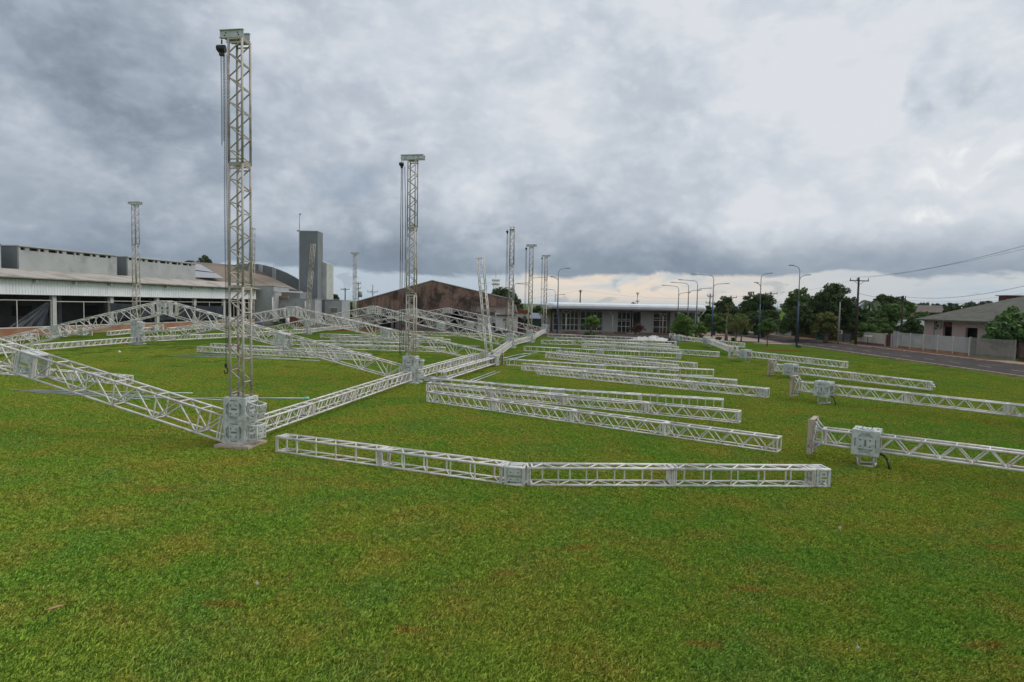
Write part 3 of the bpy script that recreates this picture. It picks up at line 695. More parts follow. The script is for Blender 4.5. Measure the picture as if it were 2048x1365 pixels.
for i,x in enumerate((6.6,10.6,14.6,18.6)):     # dropped ramps, lighter concrete
    b=MB(); b.prism([(x,104.2+.05*x*.9,.0),(x+1.9,104.28+.05*x*.9,.0),(x+1.6,104.9+.05*x*.9,.0),(x+.3,104.85+.05*x*.9,.0)],(0,0,.16)); struct('kerb',b.mesh('kerb_ramp','kerb'))
b=MB()
for k in range(22):
    y0=46+k*3.6; b.poly([(39.6,y0,.016),(39.72,y0,.016),(39.72,y0+1.5,.016),(39.6,y0+1.5,.016)])
struct('road_marking',b.mesh('road_marking','paintline'))
# red soil heaps
def heap(name,c,rx,ry,h,m,seed=0,struct_=True,label=None,cat=None,n=26,rough=.35):
    r=random.Random(seed); b=MB(); N=n; K=8; idx=[]
    import mathutils
    for k in range(K+1):
        f=k/K
        for i in range(N):
            a=2*math.pi*i/N; nz=mathutils.noise.fractal(Vector((math.cos(a)*2*f+seed,math.sin(a)*2*f,seed*.7)),.9,2.,4); e=1+rough*nz*.8
            rr=f*e; z=h*(1-f*f)*(1+rough*1.8*mathutils.noise.fractal(Vector((math.cos(a)*5*f,math.sin(a)*5*f,seed)),.8,2.,3)); b.v.append((c[0]+rx*rr*math.cos(a),c[1]+ry*rr*math.sin(a),c[2]+max(0,z)-.03*f))
    for k in range(K):
        for i in range(N): j=(i+1)%N; b.face((k*N+i,k*N+j,(k+1)*N+j,(k+1)*N+i),True)
    me=b.mesh(name,m)
    if struct_: return struct(name,me)
    return thing(name,label,cat,None,None,me)
heap('soil_heap',(-2.2,117,0),5.5,2.,.9,'soil',3); heap('soil_heap',(5.5,119,0),3.5,1.6,.7,'soil',5)
heap('soil_heap',(-36.5,117,0),5,2,.5,'soil',9)
# distant hills
b=MB(); N=160; rows=[]
for k,(Y,hs,base) in enumerate(((1500,3,0),(2400,7,1),(3600,12,2))):
    pr=None
    for i in range(N+1):
        x=(-1.5+3*i/N)*Y; h=base+hs*(.55+.45*math.sin(i*.23+k*2)+.25*math.sin(i*.71+k)); 
        cur=(len(b.v),); b.v+=[(x,Y-200,-1),(x,Y,h*.75),(x,Y+250,h)]
        if pr is not None: 
            for q in (0,1): b.face((pr+q,cur[0]+q,cur[0]+q+1,pr+q+1),True)
        pr=cur[0]
M['hill']=mat('hill_woodland',(.045,.075,.035),(.075,.11,.045),.012,.95,0,(.10,.12,.05),.6,.006,0,20,'World',stretch=(1,.6,6))
struct('hills',b.mesh('hills','hill'))
# ------------------------------------------------------------------ grass blades
def grass():
    src=[]
    for k in range(3):
        n=7600; S=1.5; r=np.random.default_rng(k+1); x=r.uniform(-S/2,S/2,n); y=r.uniform(-S/2,S/2,n)
        # clumping
        cx=r.uniform(-S/2,S/2,160); cy=r.uniform(-S/2,S/2,160); j=r.integers(0,160,n); cl=r.random(n)<.45
        x=np.where(cl,cx[j]+r.normal(0,.035,n),x); y=np.where(cl,cy[j]+r.normal(0,.035,n),y)
        h=r.uniform(.018,.050,n)*np.where(cl,1.15,.9); a=r.uniform(0,2*np.pi,n); le=r.uniform(.35,1.7,n)*h; w=r.uniform(.0024,.0048,n); b_=a+np.pi/2
        V=np.zeros((n,4,3)); dx,dy=np.cos(a),np.sin(a); px,py=np.cos(b_),np.sin(b_)
        V[:,0]=np.stack([x-px*w,y-py*w,np.zeros(n)],1); V[:,1]=np.stack([x+px*w,y+py*w,np.zeros(n)],1)
        V[:,2]=np.stack([x+dx*le*.45+px*w*.8,y+dy*le*.45+py*w*.8,h*.7],1); V[:,3]=np.stack([x+dx*le,y+dy*le,h*(.75+.25*r.random(n))],1)
        me=bpy.data.meshes.new('grass_patch'); me.vertices.add(n*4); me.vertices.foreach_set('co',V.reshape(-1))
        F=[]; base=np.arange(n)*4; F=np.stack([base,base+1,base+2,base,base+2,base+3],1).reshape(-1)
        me.loops.add(n*6); me.loops.foreach_set('vertex_index',F); me.polygons.add(n*2); me.polygons.foreach_set('loop_start',np.arange(0,n*6,3)); me.polygons.foreach_set('loop_total',np.full(n*2,3)); me.update(); me.validate()
        me.materials.append(M['blade']); src.append(bpy.data.objects.new('grass_patch_%d'%k,me))
    pts=[]; st=1.12; y=5.2
    while y<64:
        x=-(y*.84+2.5)
        while x<min(y*.84+2.5,35.3):
            if random.random()>(y-40)/26: pts.append((x+random.uniform(-.2,.2),y+random.uniform(-.2,.2),.004))
            x+=st
        y+=st
    me=bpy.data.meshes.new('grass'); me.from_pydata(pts,[],[]); o=link('grass',me); o['kind']='stuff'
    ng=bpy.data.node_groups.new('scatter_grass','GeometryNodeTree'); ng.interface.new_socket('Geometry',in_out='INPUT',socket_type='NodeSocketGeometry'); ng.interface.new_socket('Geometry',in_out='OUTPUT',socket_type='NodeSocketGeometry')
    N=ng.nodes; L=ng.links; gi=N.new('NodeGroupInput'); go=N.new('NodeGroupOutput'); jn=N.new('GeometryNodeJoinGeometry')
    ri=N.new('FunctionNodeRandomValue'); ri.data_type='INT'; ri.inputs['Min'].default_value=0; ri.inputs['Max'].default_value=2
    rr=N.new('FunctionNodeRandomValue'); rr.data_type='INT'; rr.inputs['Min'].default_value=0; rr.inputs['Max'].default_value=3; rr.inputs['Seed'].default_value=4
    mu=N.new('ShaderNodeMath'); mu.operation='MULTIPLY'; mu.inputs[1].default_value=math.pi/2; L.new(rr.outputs['Value'] if False else rr.outputs[2],mu.inputs[0])
    cx=N.new('ShaderNodeCombineXYZ'); L.new(mu.outputs[0],cx.inputs[2])
    for k,s in enumerate(src):
        oi=N.new('GeometryNodeObjectInfo'); oi.inputs['Object'].default_value=s; oi.inputs['As Instance'].default_value=True
        iop=N.new('GeometryNodeInstanceOnPoints'); cmp=N.new('FunctionNodeCompare'); cmp.data_type='INT'; cmp.operation='EQUAL'
        L.new(ri.outputs[2],cmp.inputs[2]); cmp.inputs[3].default_value=k; L.new(cmp.outputs[0],iop.inputs['Selection'])
        L.new(gi.outputs[0],iop.inputs['Points']); L.new(oi.outputs['Geometry'],iop.inputs['Instance']); L.new(cx.outputs[0],iop.inputs['Rotation']); L.new(iop.outputs[0],jn.inputs[0])
    L.new(jn.outputs[0],go.inputs[0]); md=o.modifiers.new('scatter','NODES'); md.node_group=ng
grass()
# ------------------------------------------------------------------ buildings
def lf(o,ang):   # local frame: X along facade (angle from +Y clockwise), Y = left of X
    a=math.radians(ang); return frame((o[0],o[1],0),(math.sin(a),math.cos(a),0))
# --- long grey hall on the left
m=lf((-52,67),9.3); hall=thing('market_hall','long grey hall on the left with white corrugated fascia, open bays and dark tarpaulins','hall building',m)
S0,S1=-22,45.5
b=MB().use('midgrey'); b.box((S0,7.,0),(S1,7.2,7.0)); b.box((S1-.2,.3,0),(S1,7,6.6)); b.box((S0,0.4,.0),(S1,7,.80)); b.use('dark').box((S0,.5,5.9),(S1,7,6.0))
for s in (1.2,6.5,10,16.5,24.5,32.5): b.use('dark').box((s,6.95,1.9),(s+2.6,6.998,3.1))
for s in (3.6,12.6,20.,28.5,35): b.use('facade').box((s,6.8,.8),(s+.5,6.998,6))
part('back_wall',b,None,hall,m)
b=MB().use('orange').box((S0,0,-.02),(S1,.38,.86)); part('plinth',b,None,hall,m)
def corr(b,x0,x1,y,z0,z1,pitch=.34,amp=.035):
    n=int((x1-x0)/pitch); P=[]
    for i in range(n):
        x=x0+i*pitch; P+=[(x,y),(x+pitch*.45,y),(x+pitch*.55,y+amp),(x+pitch*.9,y+amp)]
    P.append((x0+n*pitch,y))
    for (xa,ya),(xb,yb) in zip(P,P[1:]): b.poly([(xa,ya,z0),(xb,yb,z0),(xb,yb,z1),(xa,ya,z1)])
b=MB().use('sheet'); corr(b,S0,S1,-.25,4.45,6.02,.36,.05); b.box((S0,-.18,4.45),(S1,-.10,6.0)); b.use('facade_light').box((S0,-.3,4.40),(S1,-.1,4.46)); part('fascia',b,None,hall,m)
b=MB().use('roofsheet')
def slope(b,x0,x1,y0,y1,z0,z1,th=.06): b.prism([(x0,y0,z0),(x1,y0,z0),(x1,y1,z1),(x0,y1,z1)],(0,0,th))
slope(b,S0,S1+.6,-.75,4.0,6.14,7.12); 
P=[]; n=int((S1-S0)/.3)
for i in range(n): b.tube((S0+.3*i,-.80,6.19),(S0+.3*i,4.0,7.19),.085,6,cap=False)
slope(b,S0,S1-6,8.0,14,9.95,10.35); part('roof',b,None,hall,m)
b=MB().use('black').box((S0,-.82,6.03),(S1+.7,-.70,6.12)); b.use('facade').box((S0,-.7,6.02),(S1+.6,-.1,6.06))
for s in (-8,-3,2.2,7.3,12.5,17.5,22.5,28,33,38,43): b.box((s,-.75,5.75),(s+.15,-.3,6.05))
part('gutter',b,None,hall,m)
for k,(s0,s1) in enumerate(((-20,2.6),(4.7,19.0),(20.9,35.2))):
    b=MB().use('facade').box((s0,4.0,7.0),(s1,4.2,9.4)); b.box((s0,4.2,6.8),(s0+.2,8,9.8)); b.box((s1-.2,4.2,6.8),(s1,8,9.8)); b.box((s0,4.0,9.72),(s1,4.2,9.8))
    b.use('dark').box((s0+.2,4.35,9.3),(s1-.2,4.4,9.8)); b.use('facade')
    x=s0; i=0
    while x<s1-.3:
        w=.55 if i%2 else .25; b.box((x,4.0,9.4),(min(x+w,s1),4.2,9.72)); x+=w+(1.15 if i%2 else .55); i+=1
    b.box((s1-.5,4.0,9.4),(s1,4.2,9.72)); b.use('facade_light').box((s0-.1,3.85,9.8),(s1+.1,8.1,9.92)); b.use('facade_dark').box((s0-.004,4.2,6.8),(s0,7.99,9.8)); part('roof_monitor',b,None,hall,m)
for i,s in enumerate((-12,-4,4.9,13.2,21.3,29.2,36.4,42.0)): part('column',MB().use('facade_light').box((s,-.02,.86),(s+.52,.38,4.6)),None,hall,m)
cols=(-12,-4,4.9,13.2,21.3,29.2,36.4,42.0,45.4)
for i in range(8):
    a,c=cols[i]+.52,cols[i+1]; z=3.84 if i!=2 else 3.72; b=MB().use('white'); b.box((a,.12,z-.05),(c,.18,z+.04)); b.box(((a+c)/2-.04,.12,.86),((a+c)/2+.04,.18,z-.05)); b.box((a,.1,.88),(c,.2,.98)); b.box((c-.09,.12,.98),(c-.01,.18,z-.05))
    part('railing',b,None,hall,m)
def drape(name,pts,parent,mx,nu=26,nv=12,amp=.10,seed=1,m='tarp'):
    """cloth filling quad pts (4 corners local)"""
    b=MB().use(m); A,B_,C,D=[Vector(p) for p in pts]
    for j in range(nv+1):
        for i in range(nu+1):
            u,v=i/nu,j/nv; p=(A*(1-u)+B_*u)*(1-v)+(D*(1-u)+C*u)*v; p.y+=amp*math.sin(u*23+seed+3*v)*(.3+v)+amp*.6*math.sin(u*41+seed*2); p.z-=.12*math.sin(u*math.pi)*(1-v)
            b.v.append(tuple(p))
    for j in range(nv):
        for i in range(nu): k=j*(nu+1)+i; b.face((k,k+1,k+nu+2,k+nu+1),True)
    return part(name,b,None,parent,mx)
def tarp(label,pts,seed):
    t=thing('tarpaulin',label,'tarpaulin',m@T(pts[0][0],0,0),'dark tarpaulins hung in the hall bays'); drape('sheet',pts,t,m,seed=seed); return t
tarp('dark blue tarpaulin pulled diagonally to the foot of the first bay',[(4.6,.3,3.75),(4.75,.3,3.7),(4.4,.3,1.05),(-.2,.3,1.0)],1)
tarp('dark tarpaulin hanging over the bay behind the left truss tower',[(13.1,-.05,3.6),(21.3,-.05,3.6),(21.2,-.05,1.9),(13.3,-.05,1.5)],4)
tarp('dark tarpaulin sagging across the bay behind the large arch ridge',[(21.8,-.05,3.5),(29.2,-.05,3.4),(29.2,-.05,1.6),(21.8,-.05,1.2)],6)
tarp('dark tarpaulin hanging across the bay left of the tallest tower',[(29.5,-.05,3.35),(36.6,-.05,3.3),(36.4,-.05,1.1),(29.5,-.05,1.3)],9)
# --- annex and church behind
def wallpoly(b,pts,th=(0,.35,0)): b.prism(pts,th)
ann=thing('annex_building','plain light grey annex at the end of the long hall, with a white rainwater pipe','building',(-42,113,0))
b=MB().use('facade'); p0=far(508,575,113); wallpoly(b,[(p0.x,113,-.1),(far(547,640,113).x,113,-.1),(far(547,640,113).x,113,6.75),(p0.x,113,6.75)],(0,8,0)); b.use('facade_light').box((p0.x-.1,112.9,6.75),(far(547,640,113).x+.1,121,6.85)); part('wall',b,None,ann)
b=MB().use('facade'); xa,xb=far(548,640,116).x,far(630,640,116).x; b.box((xa,116,-.1),(xb,120,far(590,598,116).z)); b.use('facade_light').box((xa-.0,115.9,far(590,598,116).z),(xb+.1,120,far(590,598,116).z+.08)); b.use('facade_dark').box((far(548,600,117).x,117,4.5),(far(600,600,117).x,124,far(600,584,117).z)); part('low_wing',b,None,ann)
b=MB().use('white'); x=far(545,600,112.8).x; b.tube((x,112.8,.2),(x,112.8,far(545,595,112.8).z),.13,8); x2=far(602,582,115).x; z=far(575,588,115).z; b.tube((x,113,z+.3),(x2,116.,z+.3),.12,8); x=far(611,620,115.8).x; b.tube((x,115.8,.2),(x,115.8,far(611,603,115.8).z),.18,8); part('rainwater_pipe',b,None,ann)
b=MB().use('orange').box((far(552,590,115.9).x,115.6,far(552,597,115.9).z),(far(577,590,115.9).x,115.9,far(552,592,115.9).z)); part('awning',b,None,ann)
b=MB().use('dark').box((far(556,640,115.9).x,115.8,0),(far(579,640,115.9).x,115.98,far(570,633,115.9).z)); part('opening',b,None,ann)
b=MB().use('brickred').box((far(579,640,115.9).x,115.7,.1),(far(596,640,115.9).x,115.98,far(585,632,115.9).z)); part('door',b,None,ann)
# brown barrel hall
chh=thing('church_hall','wide brown roofed hall with curved grey gable wall behind the long grey hall','hall building',(-50,128,0))
def PP(x,y,Y): return far(x,y,Y)
A,B_,C,D=PP(384,524,150),PP(499,533,136),PP(600,583,124),PP(388,563,121)
b=MB().use('brownroof'); b.prism([A,PP(455,529,142),B_,PP(545,556,130),C,PP(547,575,121.5),D],(0,.1,-.3)); part('roof',b,None,chh)
b=MB().use('panel')
for (x0,y0,x1,y1,x2,y2,x3,y3) in ((389,530,401,530,428,546,389,541),(389,543,432,548,448,558,389,556)):
    P=[]
    n=(B_-A).cross(D-A).normalized(); n=n if n.z>0 else -n
    for x,y in ((x0,y0),(x1,y1),(x2,y2),(x3,y3)):
        d=ray(x,y); o=Vector((0,0,CAMH)); s=(A-o).dot(n)/d.dot(n); P.append(o+d*s+n*.06)
    b.prism(P,n*.05)
part('skylight',b,None,chh)
Y=137; arc=[(470,531),(486,529),(500,528.5),(515,529.5),(530,532),(545,536),(560,541.5),(575,548),(590,556),(600,562)]
P=[PP(x,y,Y) for x,y in arc]; low=[PP(600,612,Y),PP(470,600,Y)]
b=MB().use('facade_dark'); b.prism([Vector(p) for p in P]+low,(0,.5,0)); b.use('facade')
for x,y in ((521,530.5),(548,537)): q=PP(x,y,Y-.3); b.box((q.x-.35,Y-.45,q.z-4.6),(q.x+.35,Y-.01,q.z+.05))
for a,c in zip(P,P[1:]): b.tube(a+Vector((0,.1,.06)),c+Vector((0,.1,.06)),.12,6)
part('gable_wall',b,None,chh)
b=MB().use('facade_dark').prism([PP(548,573,123),PP(602,582,123),PP(602,612,123),PP(548,612,123)],(0,.4,0)); part('wall',b,None,chh)
ct=thing('church_tower','tall flat grey slab tower with a pale rear block and thin mast on top','tower',(PP(617,640,128).x,128,0))
x0,x1,zt=PP(598,600,128).x,PP(635,600,128).x,PP(617,463,128).z
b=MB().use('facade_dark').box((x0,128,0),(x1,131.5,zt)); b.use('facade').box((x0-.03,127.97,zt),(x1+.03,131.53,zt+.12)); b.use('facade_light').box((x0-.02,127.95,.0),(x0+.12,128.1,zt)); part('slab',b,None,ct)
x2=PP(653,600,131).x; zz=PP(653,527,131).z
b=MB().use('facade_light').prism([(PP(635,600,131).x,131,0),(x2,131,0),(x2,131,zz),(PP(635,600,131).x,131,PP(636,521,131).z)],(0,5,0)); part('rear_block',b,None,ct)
b=MB().use('pole_grey'); q=PP(599,462,128.3); b.tube((q.x,128.3,zt),(q.x,128.3,PP(598,426,128.3).z),.06,6); b.box((q.x,128.25,PP(598,430,128.3).z),(q.x+.35,128.35,PP(598,428,128.3).z)); b.box((q.x-.5,128.2,zt-.05),(q.x+.05,128.4,zt+.2)); part('mast',b,None,ct)
lo=thing('low_building','low grey flat building with a small barred window right of the church tower','building',(PP(658,640,122).x,122,0))
b=MB().use('facade_dark').box((PP(630,636,122).x,122,-.1),(PP(650,636,122).x,130,PP(640,600,122).z)); b.use('facade').box((PP(650,636,122).x,121.9,-.1),(PP(684,636,122).x,128,PP(665,601,122).z)); b.use('facade_light').box((PP(630,636,122).x-.1,121.8,PP(640,600,122).z),(PP(684,636,122).x+.1,130.1,PP(640,600,122).z+.1)); part('wall',b,None,lo)
b=MB(); w0,w1,zb_,zt_=PP(661,622,121.9).x,PP(675,622,121.9).x,PP(668,625.5,121.9).z,PP(668,616,121.9).z
b.use('white').box((w0-.1,121.82,zb_-.1),(w1+.1,121.9,zt_+.1)); b.use('dark').box((w0,121.78,zb_),(w1,121.815,zt_)); b.use('cream')
for i in range(6): xx=w0+(w1-w0)*(i+.5)/6; b.box((xx-.04,121.74,zb_),(xx+.04,121.775,zt_))
part('window',b,None,lo)
# --- brick warehouse
m=lf((-27,112),100); wh=thing('brick_warehouse','old gabled warehouse wall of stained brown brick with dark openings','warehouse',m)
mt,t_,b_=newmat('stained_brick'); po=t_.add('ShaderNodeNewGeometry').outputs['Position']; tx=t_.add('ShaderNodeTexCoord').outputs['Object']
X,Y_,Z=t_.sep(po)
br=t_.add('ShaderNodeTexBrick'); t_.put(br.inputs['Vector'],t_.comb(X,Z,0)); br.inputs['Scale'].default_value=2.2; t_.put(br.inputs['Color1'],(.37,.21,.145)); t_.put(br.inputs['Color2'],(.27,.155,.115)); t_.put(br.inputs['Mortar'],(.2,.16,.13))
c=t_.mix(t_.smooth(t_.noise(po,.35,7,.7,.5),.42,.62),br.outputs[0],(.065,.048,.038))
c=t_.mix(t_.math('MULTIPLY',t_.smooth(t_.noise(t_.vmath('MULTIPLY',po,(1,1,.22)),.55,7,.75,.4),.48,.66),.75),c,(.042,.036,.031))
lw=t_.math('ADD',Z,t_.math('MULTIPLY',t_.math('SUBTRACT',t_.noise(po,.5,6,.7),.5),5.5)); lowm=t_.smooth(lw,2.9,3.9,1.,0.)
gm=t_.mix(t_.smooth(t_.noise(po,1.1,7,.75,.6),.42,.6),(.24,.225,.20),(.085,.070,.058))
c=t_.mix(t_.math('MULTIPLY',lowm,.95),c,gm)
pk=t_.math('MULTIPLY',t_.smooth(t_.noise(po,.6,8,.75,1.0),.56,.64),t_.smooth(X,-12,-4)); c=t_.mix(t_.math('MULTIPLY',pk,.8),c,(.26,.25,.23))
t_.put(b_.inputs['Base Color'],c); b_.inputs['Roughness'].default_value=.9; M['stained']=mt
b=MB().use('stained'); 
gab=[(0,0,4.35),(13.5,0,8.15),(26.6,0,5.35)]
def col_(x0,x1,z0,za,zb_): b.prism([(x0,0,z0),(x1,0,z0),(x1,0,zb_),(x0,0,za)],(0,.35,0))
def zt_at(x): 
    return 4.35+(8.15-4.35)*x/13.5 if x<13.5 else 8.15+(5.35-8.15)*(x-13.5)/13.1
ops=[(4.0,7.0,0,2.6),(16.9,19.0,0,3.3),(10.5,12.0,.6,2.0),(22.6,23.4,1.2,2.6)]
xs=sorted({0,13.5,26.6}|{o for a in ops for o in a[:2]})
for xa,xb in zip(xs,xs[1:]):
    o=[a for a in ops if a[0]<=xa and xb<=a[1]]
    if o: 
        if o[0][2]>0: col_(xa,xb,0,o[0][2],o[0][2])
        col_(xa,xb,o[0][3],zt_at(xa),zt_at(xb))
    else: col_(xa,xb,0,zt_at(xa),zt_at(xb))
for x in (0,6.3,12.9,19.6,26.1): b.box((x,-.22,0),(x+.42,-.002,zt_at(x)-.3))
b.box((0,-.1,3.05),(26.6,-.004,3.25)); b.box((0,-.07,5.6),(3.,-.004,5.6)) if False else None
part('wall',b,None,wh,m)
b=MB().use('dark').box((.5,3,0),(26,3.1,5)); part('interior',b,None,wh,m)
b=MB().use('facade')
for (xa,xb) in ((-.2,13.5),(13.5,26.8)): b.prism([(xa,-.12,zt_at(xa)+.01),(xb,-.12,zt_at(xb)+.01),(xb,-.12,zt_at(xb)+.13),(xa,-.12,zt_at(xa)+.13)],(0,.6,0))
b.use('dark').box((.2,.4,4.1),(26.4,3.2,4.25)); part('coping',b,None,wh,m)
b=MB().use('hole')
for x in (6.9,8.9,12.,14.9,17.8,20.9,23.8): b.box((x,-.06,3.55+.1*math.sin(x)),(x+.3,-.002,3.85+.1*math.sin(x)))
part('beam_holes',b,None,wh,m)
# --- small houses between warehouse and station
hs=thing('small_house','small white plastered house with old tiled roof beside the brick warehouse','house',(PP(985,655,103).x,103,0))
b=MB().use('white').box((PP(955,655,104).x,104,0),(PP(1035,655,104).x,110,3.0)); b.use('dark').box((PP(985,655,103.9).x,103.9,.3),(PP(990,655,103.9).x,103.99,2.)); part('wall',b,None,hs)
b=MB().use('oldtile').prism([PP(952,628,103.5),PP(1036,628,103.5),PP(1032,612,109),PP(956,612,109)],(0,.05,.18)); 
for i in range(26): x=952+i*3.2; b.tube(PP(x,627.5,103.5)+Vector((0,0,.15)),PP(956+(x-952)*.905,611.5,109)+Vector((0,0,.15)),.08,5,cap=False)
part('roof',b,None,hs)
hs=thing('small_house','lean-to white shed with a single small window in front of the small white house','shed',(PP(1000,660,100).x,100,0))
b=MB().use('white'); b.prism([PP(992,661,100),PP(1024,663,100),PP(1024,632,100),PP(990,626,100)],(0,4,0)); part('wall',b,None,hs)
b=MB().use('dark').box((PP(1006,640,99.9).x,99.93,PP(1006,642,99.9).z),(PP(1012,640,99.9).x,99.99,PP(1006,638,99.9).z)); part('window',b,None,hs)
b=MB().use('oldtile').prism([PP(993,632,99.6),PP(1031,632,99.6),PP(1024,620,103),PP(990,622,103)],(0,0,.15)); part('roof',b,None,hs)
hs=thing('small_house','dark wooden shed with plank wall right of the lean-to shed','shed',(PP(1040,656,106).x,106,0))
b=MB().use('brownfence').box((PP(1024,656,106).x,106,0),(PP(1046,656,106).x,111,2.2)); part('wall',b,None,hs)
b=MB().use('oldtile').prism([PP(1020,628,105.5),PP(1048,640,105.5),PP(1042,634,110),PP(1018,622,110)],(0,0,.15)); part('roof',b,None,hs)
hs=thing('small_house','white house with a red painted parapet seen between two truss towers','house',(PP(1042,640,125).x,125,0))
b=MB().use('white').box((PP(1028,640,125).x,125,0),(PP(1057,640,125).x,132,PP(1042,626,125).z)); part('wall',b,None,hs)
b=MB().use('brickred').box((PP(1036,640,124.8).x,124.8,PP(1042,627,124.8).z),(PP(1057,640,124.8).x,132,PP(1042,620,124.8).z)); part('parapet',b,None,hs)
hs=thing('small_house','dark green sheet-metal shed with a blue-grey roof left of the station','shed',(PP(1070,652,118).x,118,0))
b=MB().use('greenwall').box((PP(1060,652,118).x,118,0),(PP(1084,652,118).x,122,PP(1070,638,118).z)); part('wall',b,None,hs)
b=MB().use('bluegrey').prism([PP(1058,638,117.6),PP(1085,639,117.6),PP(1084,628,123),PP(1062,627,123)],(0,0,.1)); part('roof',b,None,hs)
hs=thing('small_house','cream kiosk with a white framed window at the left side of the station','kiosk',(PP(1093,655,113).x,113,0))
b=MB().use('cream').box((PP(1084,655,113).x,113,0),(PP(1103,655,113).x,116,PP(1090,633,113).z)); part('wall',b,None,hs)
b=MB().use('white').box((PP(1093,655,112.9).x,112.9,.5),(PP(1100,655,112.9).x,112.98,PP(1090,640,113).z)); b.use('dark').box((PP(1094.5,655,112.9).x,112.86,.8),(PP(1098.5,655,112.9).x,112.89,PP(1090,641.5,113).z)); part('window',b,None,hs)
# --- bus station
m=lf((6.8,108),87); st=thing('bus_station','low glass-fronted station building with a rounded white metal canopy','station',m)
CAN=3.95
b=MB().use('facade_light').box((-1.0,-.3,0),(0.,6,CAN)); b.box((8.4,.0,0),(10.9,.35,CAN)); b.box((14.9,.0,0),(16.9,.35,CAN)); b.box((19.9,0,0),(20.6,.35,CAN)); b.use('facade').box((-.9,6,0),(26,6.3,CAN)); b.use('facade_light').box((-.9,-.1,0),(8.4,.25,.3)); b.use('midgrey').box((-.9,0,CAN-.1),(26,7,CAN+.02)); 
part('wall',b,None,st,m)
M['glass']=(lambda r:r)(None) or None
g,tg,bg=newmat('station_glass'); bg.inputs['Base Color'].default_value=(.05,.06,.06,1); bg.inputs['Roughness'].default_value=.05; bg.inputs['Specular IOR Level'].default_value=.6; bg.inputs['Alpha'].default_value=.55; M['glass']=g
def glazing(x0,x1,z0,z1,nx,zs,y=.12,gm='glass'):
    f=MB().use('white'); fw=.11
    for i in range(nx+1): x=x0+(x1-x0)*i/nx; f.box((x-fw/2,y-.05,z0),(x+fw/2,y+.05,z1))
    for z in [z0]+list(zs)+[z1]: f.box((x0,y-.04,z-fw/2),(x1,y+.04,z+fw/2))
    o=part('window_frame',f,None,st,m); part('pane',MB().use(gm).box((x0,y-.006,z0),(x1,y+.006,z1)),None,o,m)
glazing(.1,1.0,.3,3.6,1,(1.2,2.3)); glazing(1.5,4.3,.3,3.6,4,(1.2,2.3)); glazing(4.6,8.3,.3,3.6,4,(1.2,2.3))
glazing(10.9,13.1,.1,3.5,3,(1.1,2.0,2.3)); glazing(13.5,14.9,.1,3.6,1,()); glazing(14.0,15.9,.1,3.6,2,(),.5); glazing(17.0,19.3,.1,3.4,2,(1.1,2.2,2.6)); glazing(20.6,24.2,.1,3.6,3,(1.2,2.4))
part('dark_doorway',MB().use('dark').box((13.4,.6,.1),(14.9,.7,3.2)),None,st,m); part('inner_wall',MB().use('cream').box((10.9,5.85,2.2),(20,5.95,3.9)),None,st,m)
part('blind_wall',MB().use('facade_light').box((.1,.5,.3),(8.3,.6,3.5)),None,st,m)
for x in (11.2,13.7,18,21.5): part('bench',MB().use('midgrey').box((x,2.6,.3),(x+1.7,3.1,.75)).box((x,3.102,.7),(x+1.7,3.2,1.15)),None,st,m)
for x in (1.9,9.6,18.0,24.0):
    b=MB().use('white'); b.tube((x,2.2-6.0+1.8,CAN+.0),(x,-2.0,2.9),.05,6) if False else None
    b.tube((x+1.0,-2.2,CAN),(x,-2.2,2.85),.06,6); b.tube((x-1.0,-2.2,CAN),(x,-2.2,2.85),.06,6); b.tube((x,-2.2,0),(x,-2.2,2.9),.09 if x>5 else .12,8); part('canopy_strut',b,None,st,m)
# canopy: rounded bullnose
b=MB().use('sheet'); prof=[(-4.4,CAN-.05),(-4.75,CAN+.12),(-4.85,CAN+.45),(-4.7,CAN+.74),(-4.35,CAN+.90),(-3.8,CAN+.97),(4,CAN+1.0),(8,CAN+.9)]
X0,X1=-1.2,24.6; nx=int((X1-X0)/.32)
def pr(x,y,z):
    # round the plan corners of the canopy
    e=min(x-X0,X1-x); k=0
    if e<1.0: k=1-math.sqrt(max(0,1-(1-e)**2))
    return (x,y+k*1.2,z-k*.35*(z-CAN))
for i in range(nx):
    xa=X0+(X1-X0)*i/nx; xb=X0+(X1-X0)*(i+1)/nx; xm=xb-.05
    for (ya,za),(yb,zb2) in zip(prof,prof[1:]):
        b.poly([pr(xa,ya,za),pr(xm,ya,za),pr(xm,yb,zb2),pr(xa,yb,zb2)],True)
        b.poly([pr(xm,ya,za),pr(xb,ya,za),pr(xb,yb-.0,zb2),pr(xm,yb,zb2)]) if False else b.poly([pr(xm,ya+.025,za),pr(xb,ya+.025,za),pr(xb,yb+.025,zb2),pr(xm,yb+.025,zb2)])
b.use('facade').box((X0+.3,-4.3,CAN-.12),(X1-.3,8,CAN-.06)); part('canopy',b,None,st,m)
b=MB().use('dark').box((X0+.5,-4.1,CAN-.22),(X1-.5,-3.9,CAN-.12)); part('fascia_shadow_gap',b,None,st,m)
# --- right side: house, fences
hs=thing('pink_house','pink house with a large grey tiled hip roof behind the pale metal fence','house',(52,72,0))
b=MB().use('pink')
def ywall(b,x,y0,y1,z0,z1,th=.25): b.box((x,y0,z0),(x+th,y1,z1))
ywall(b,52,66.2,71.4,0,3.45); 
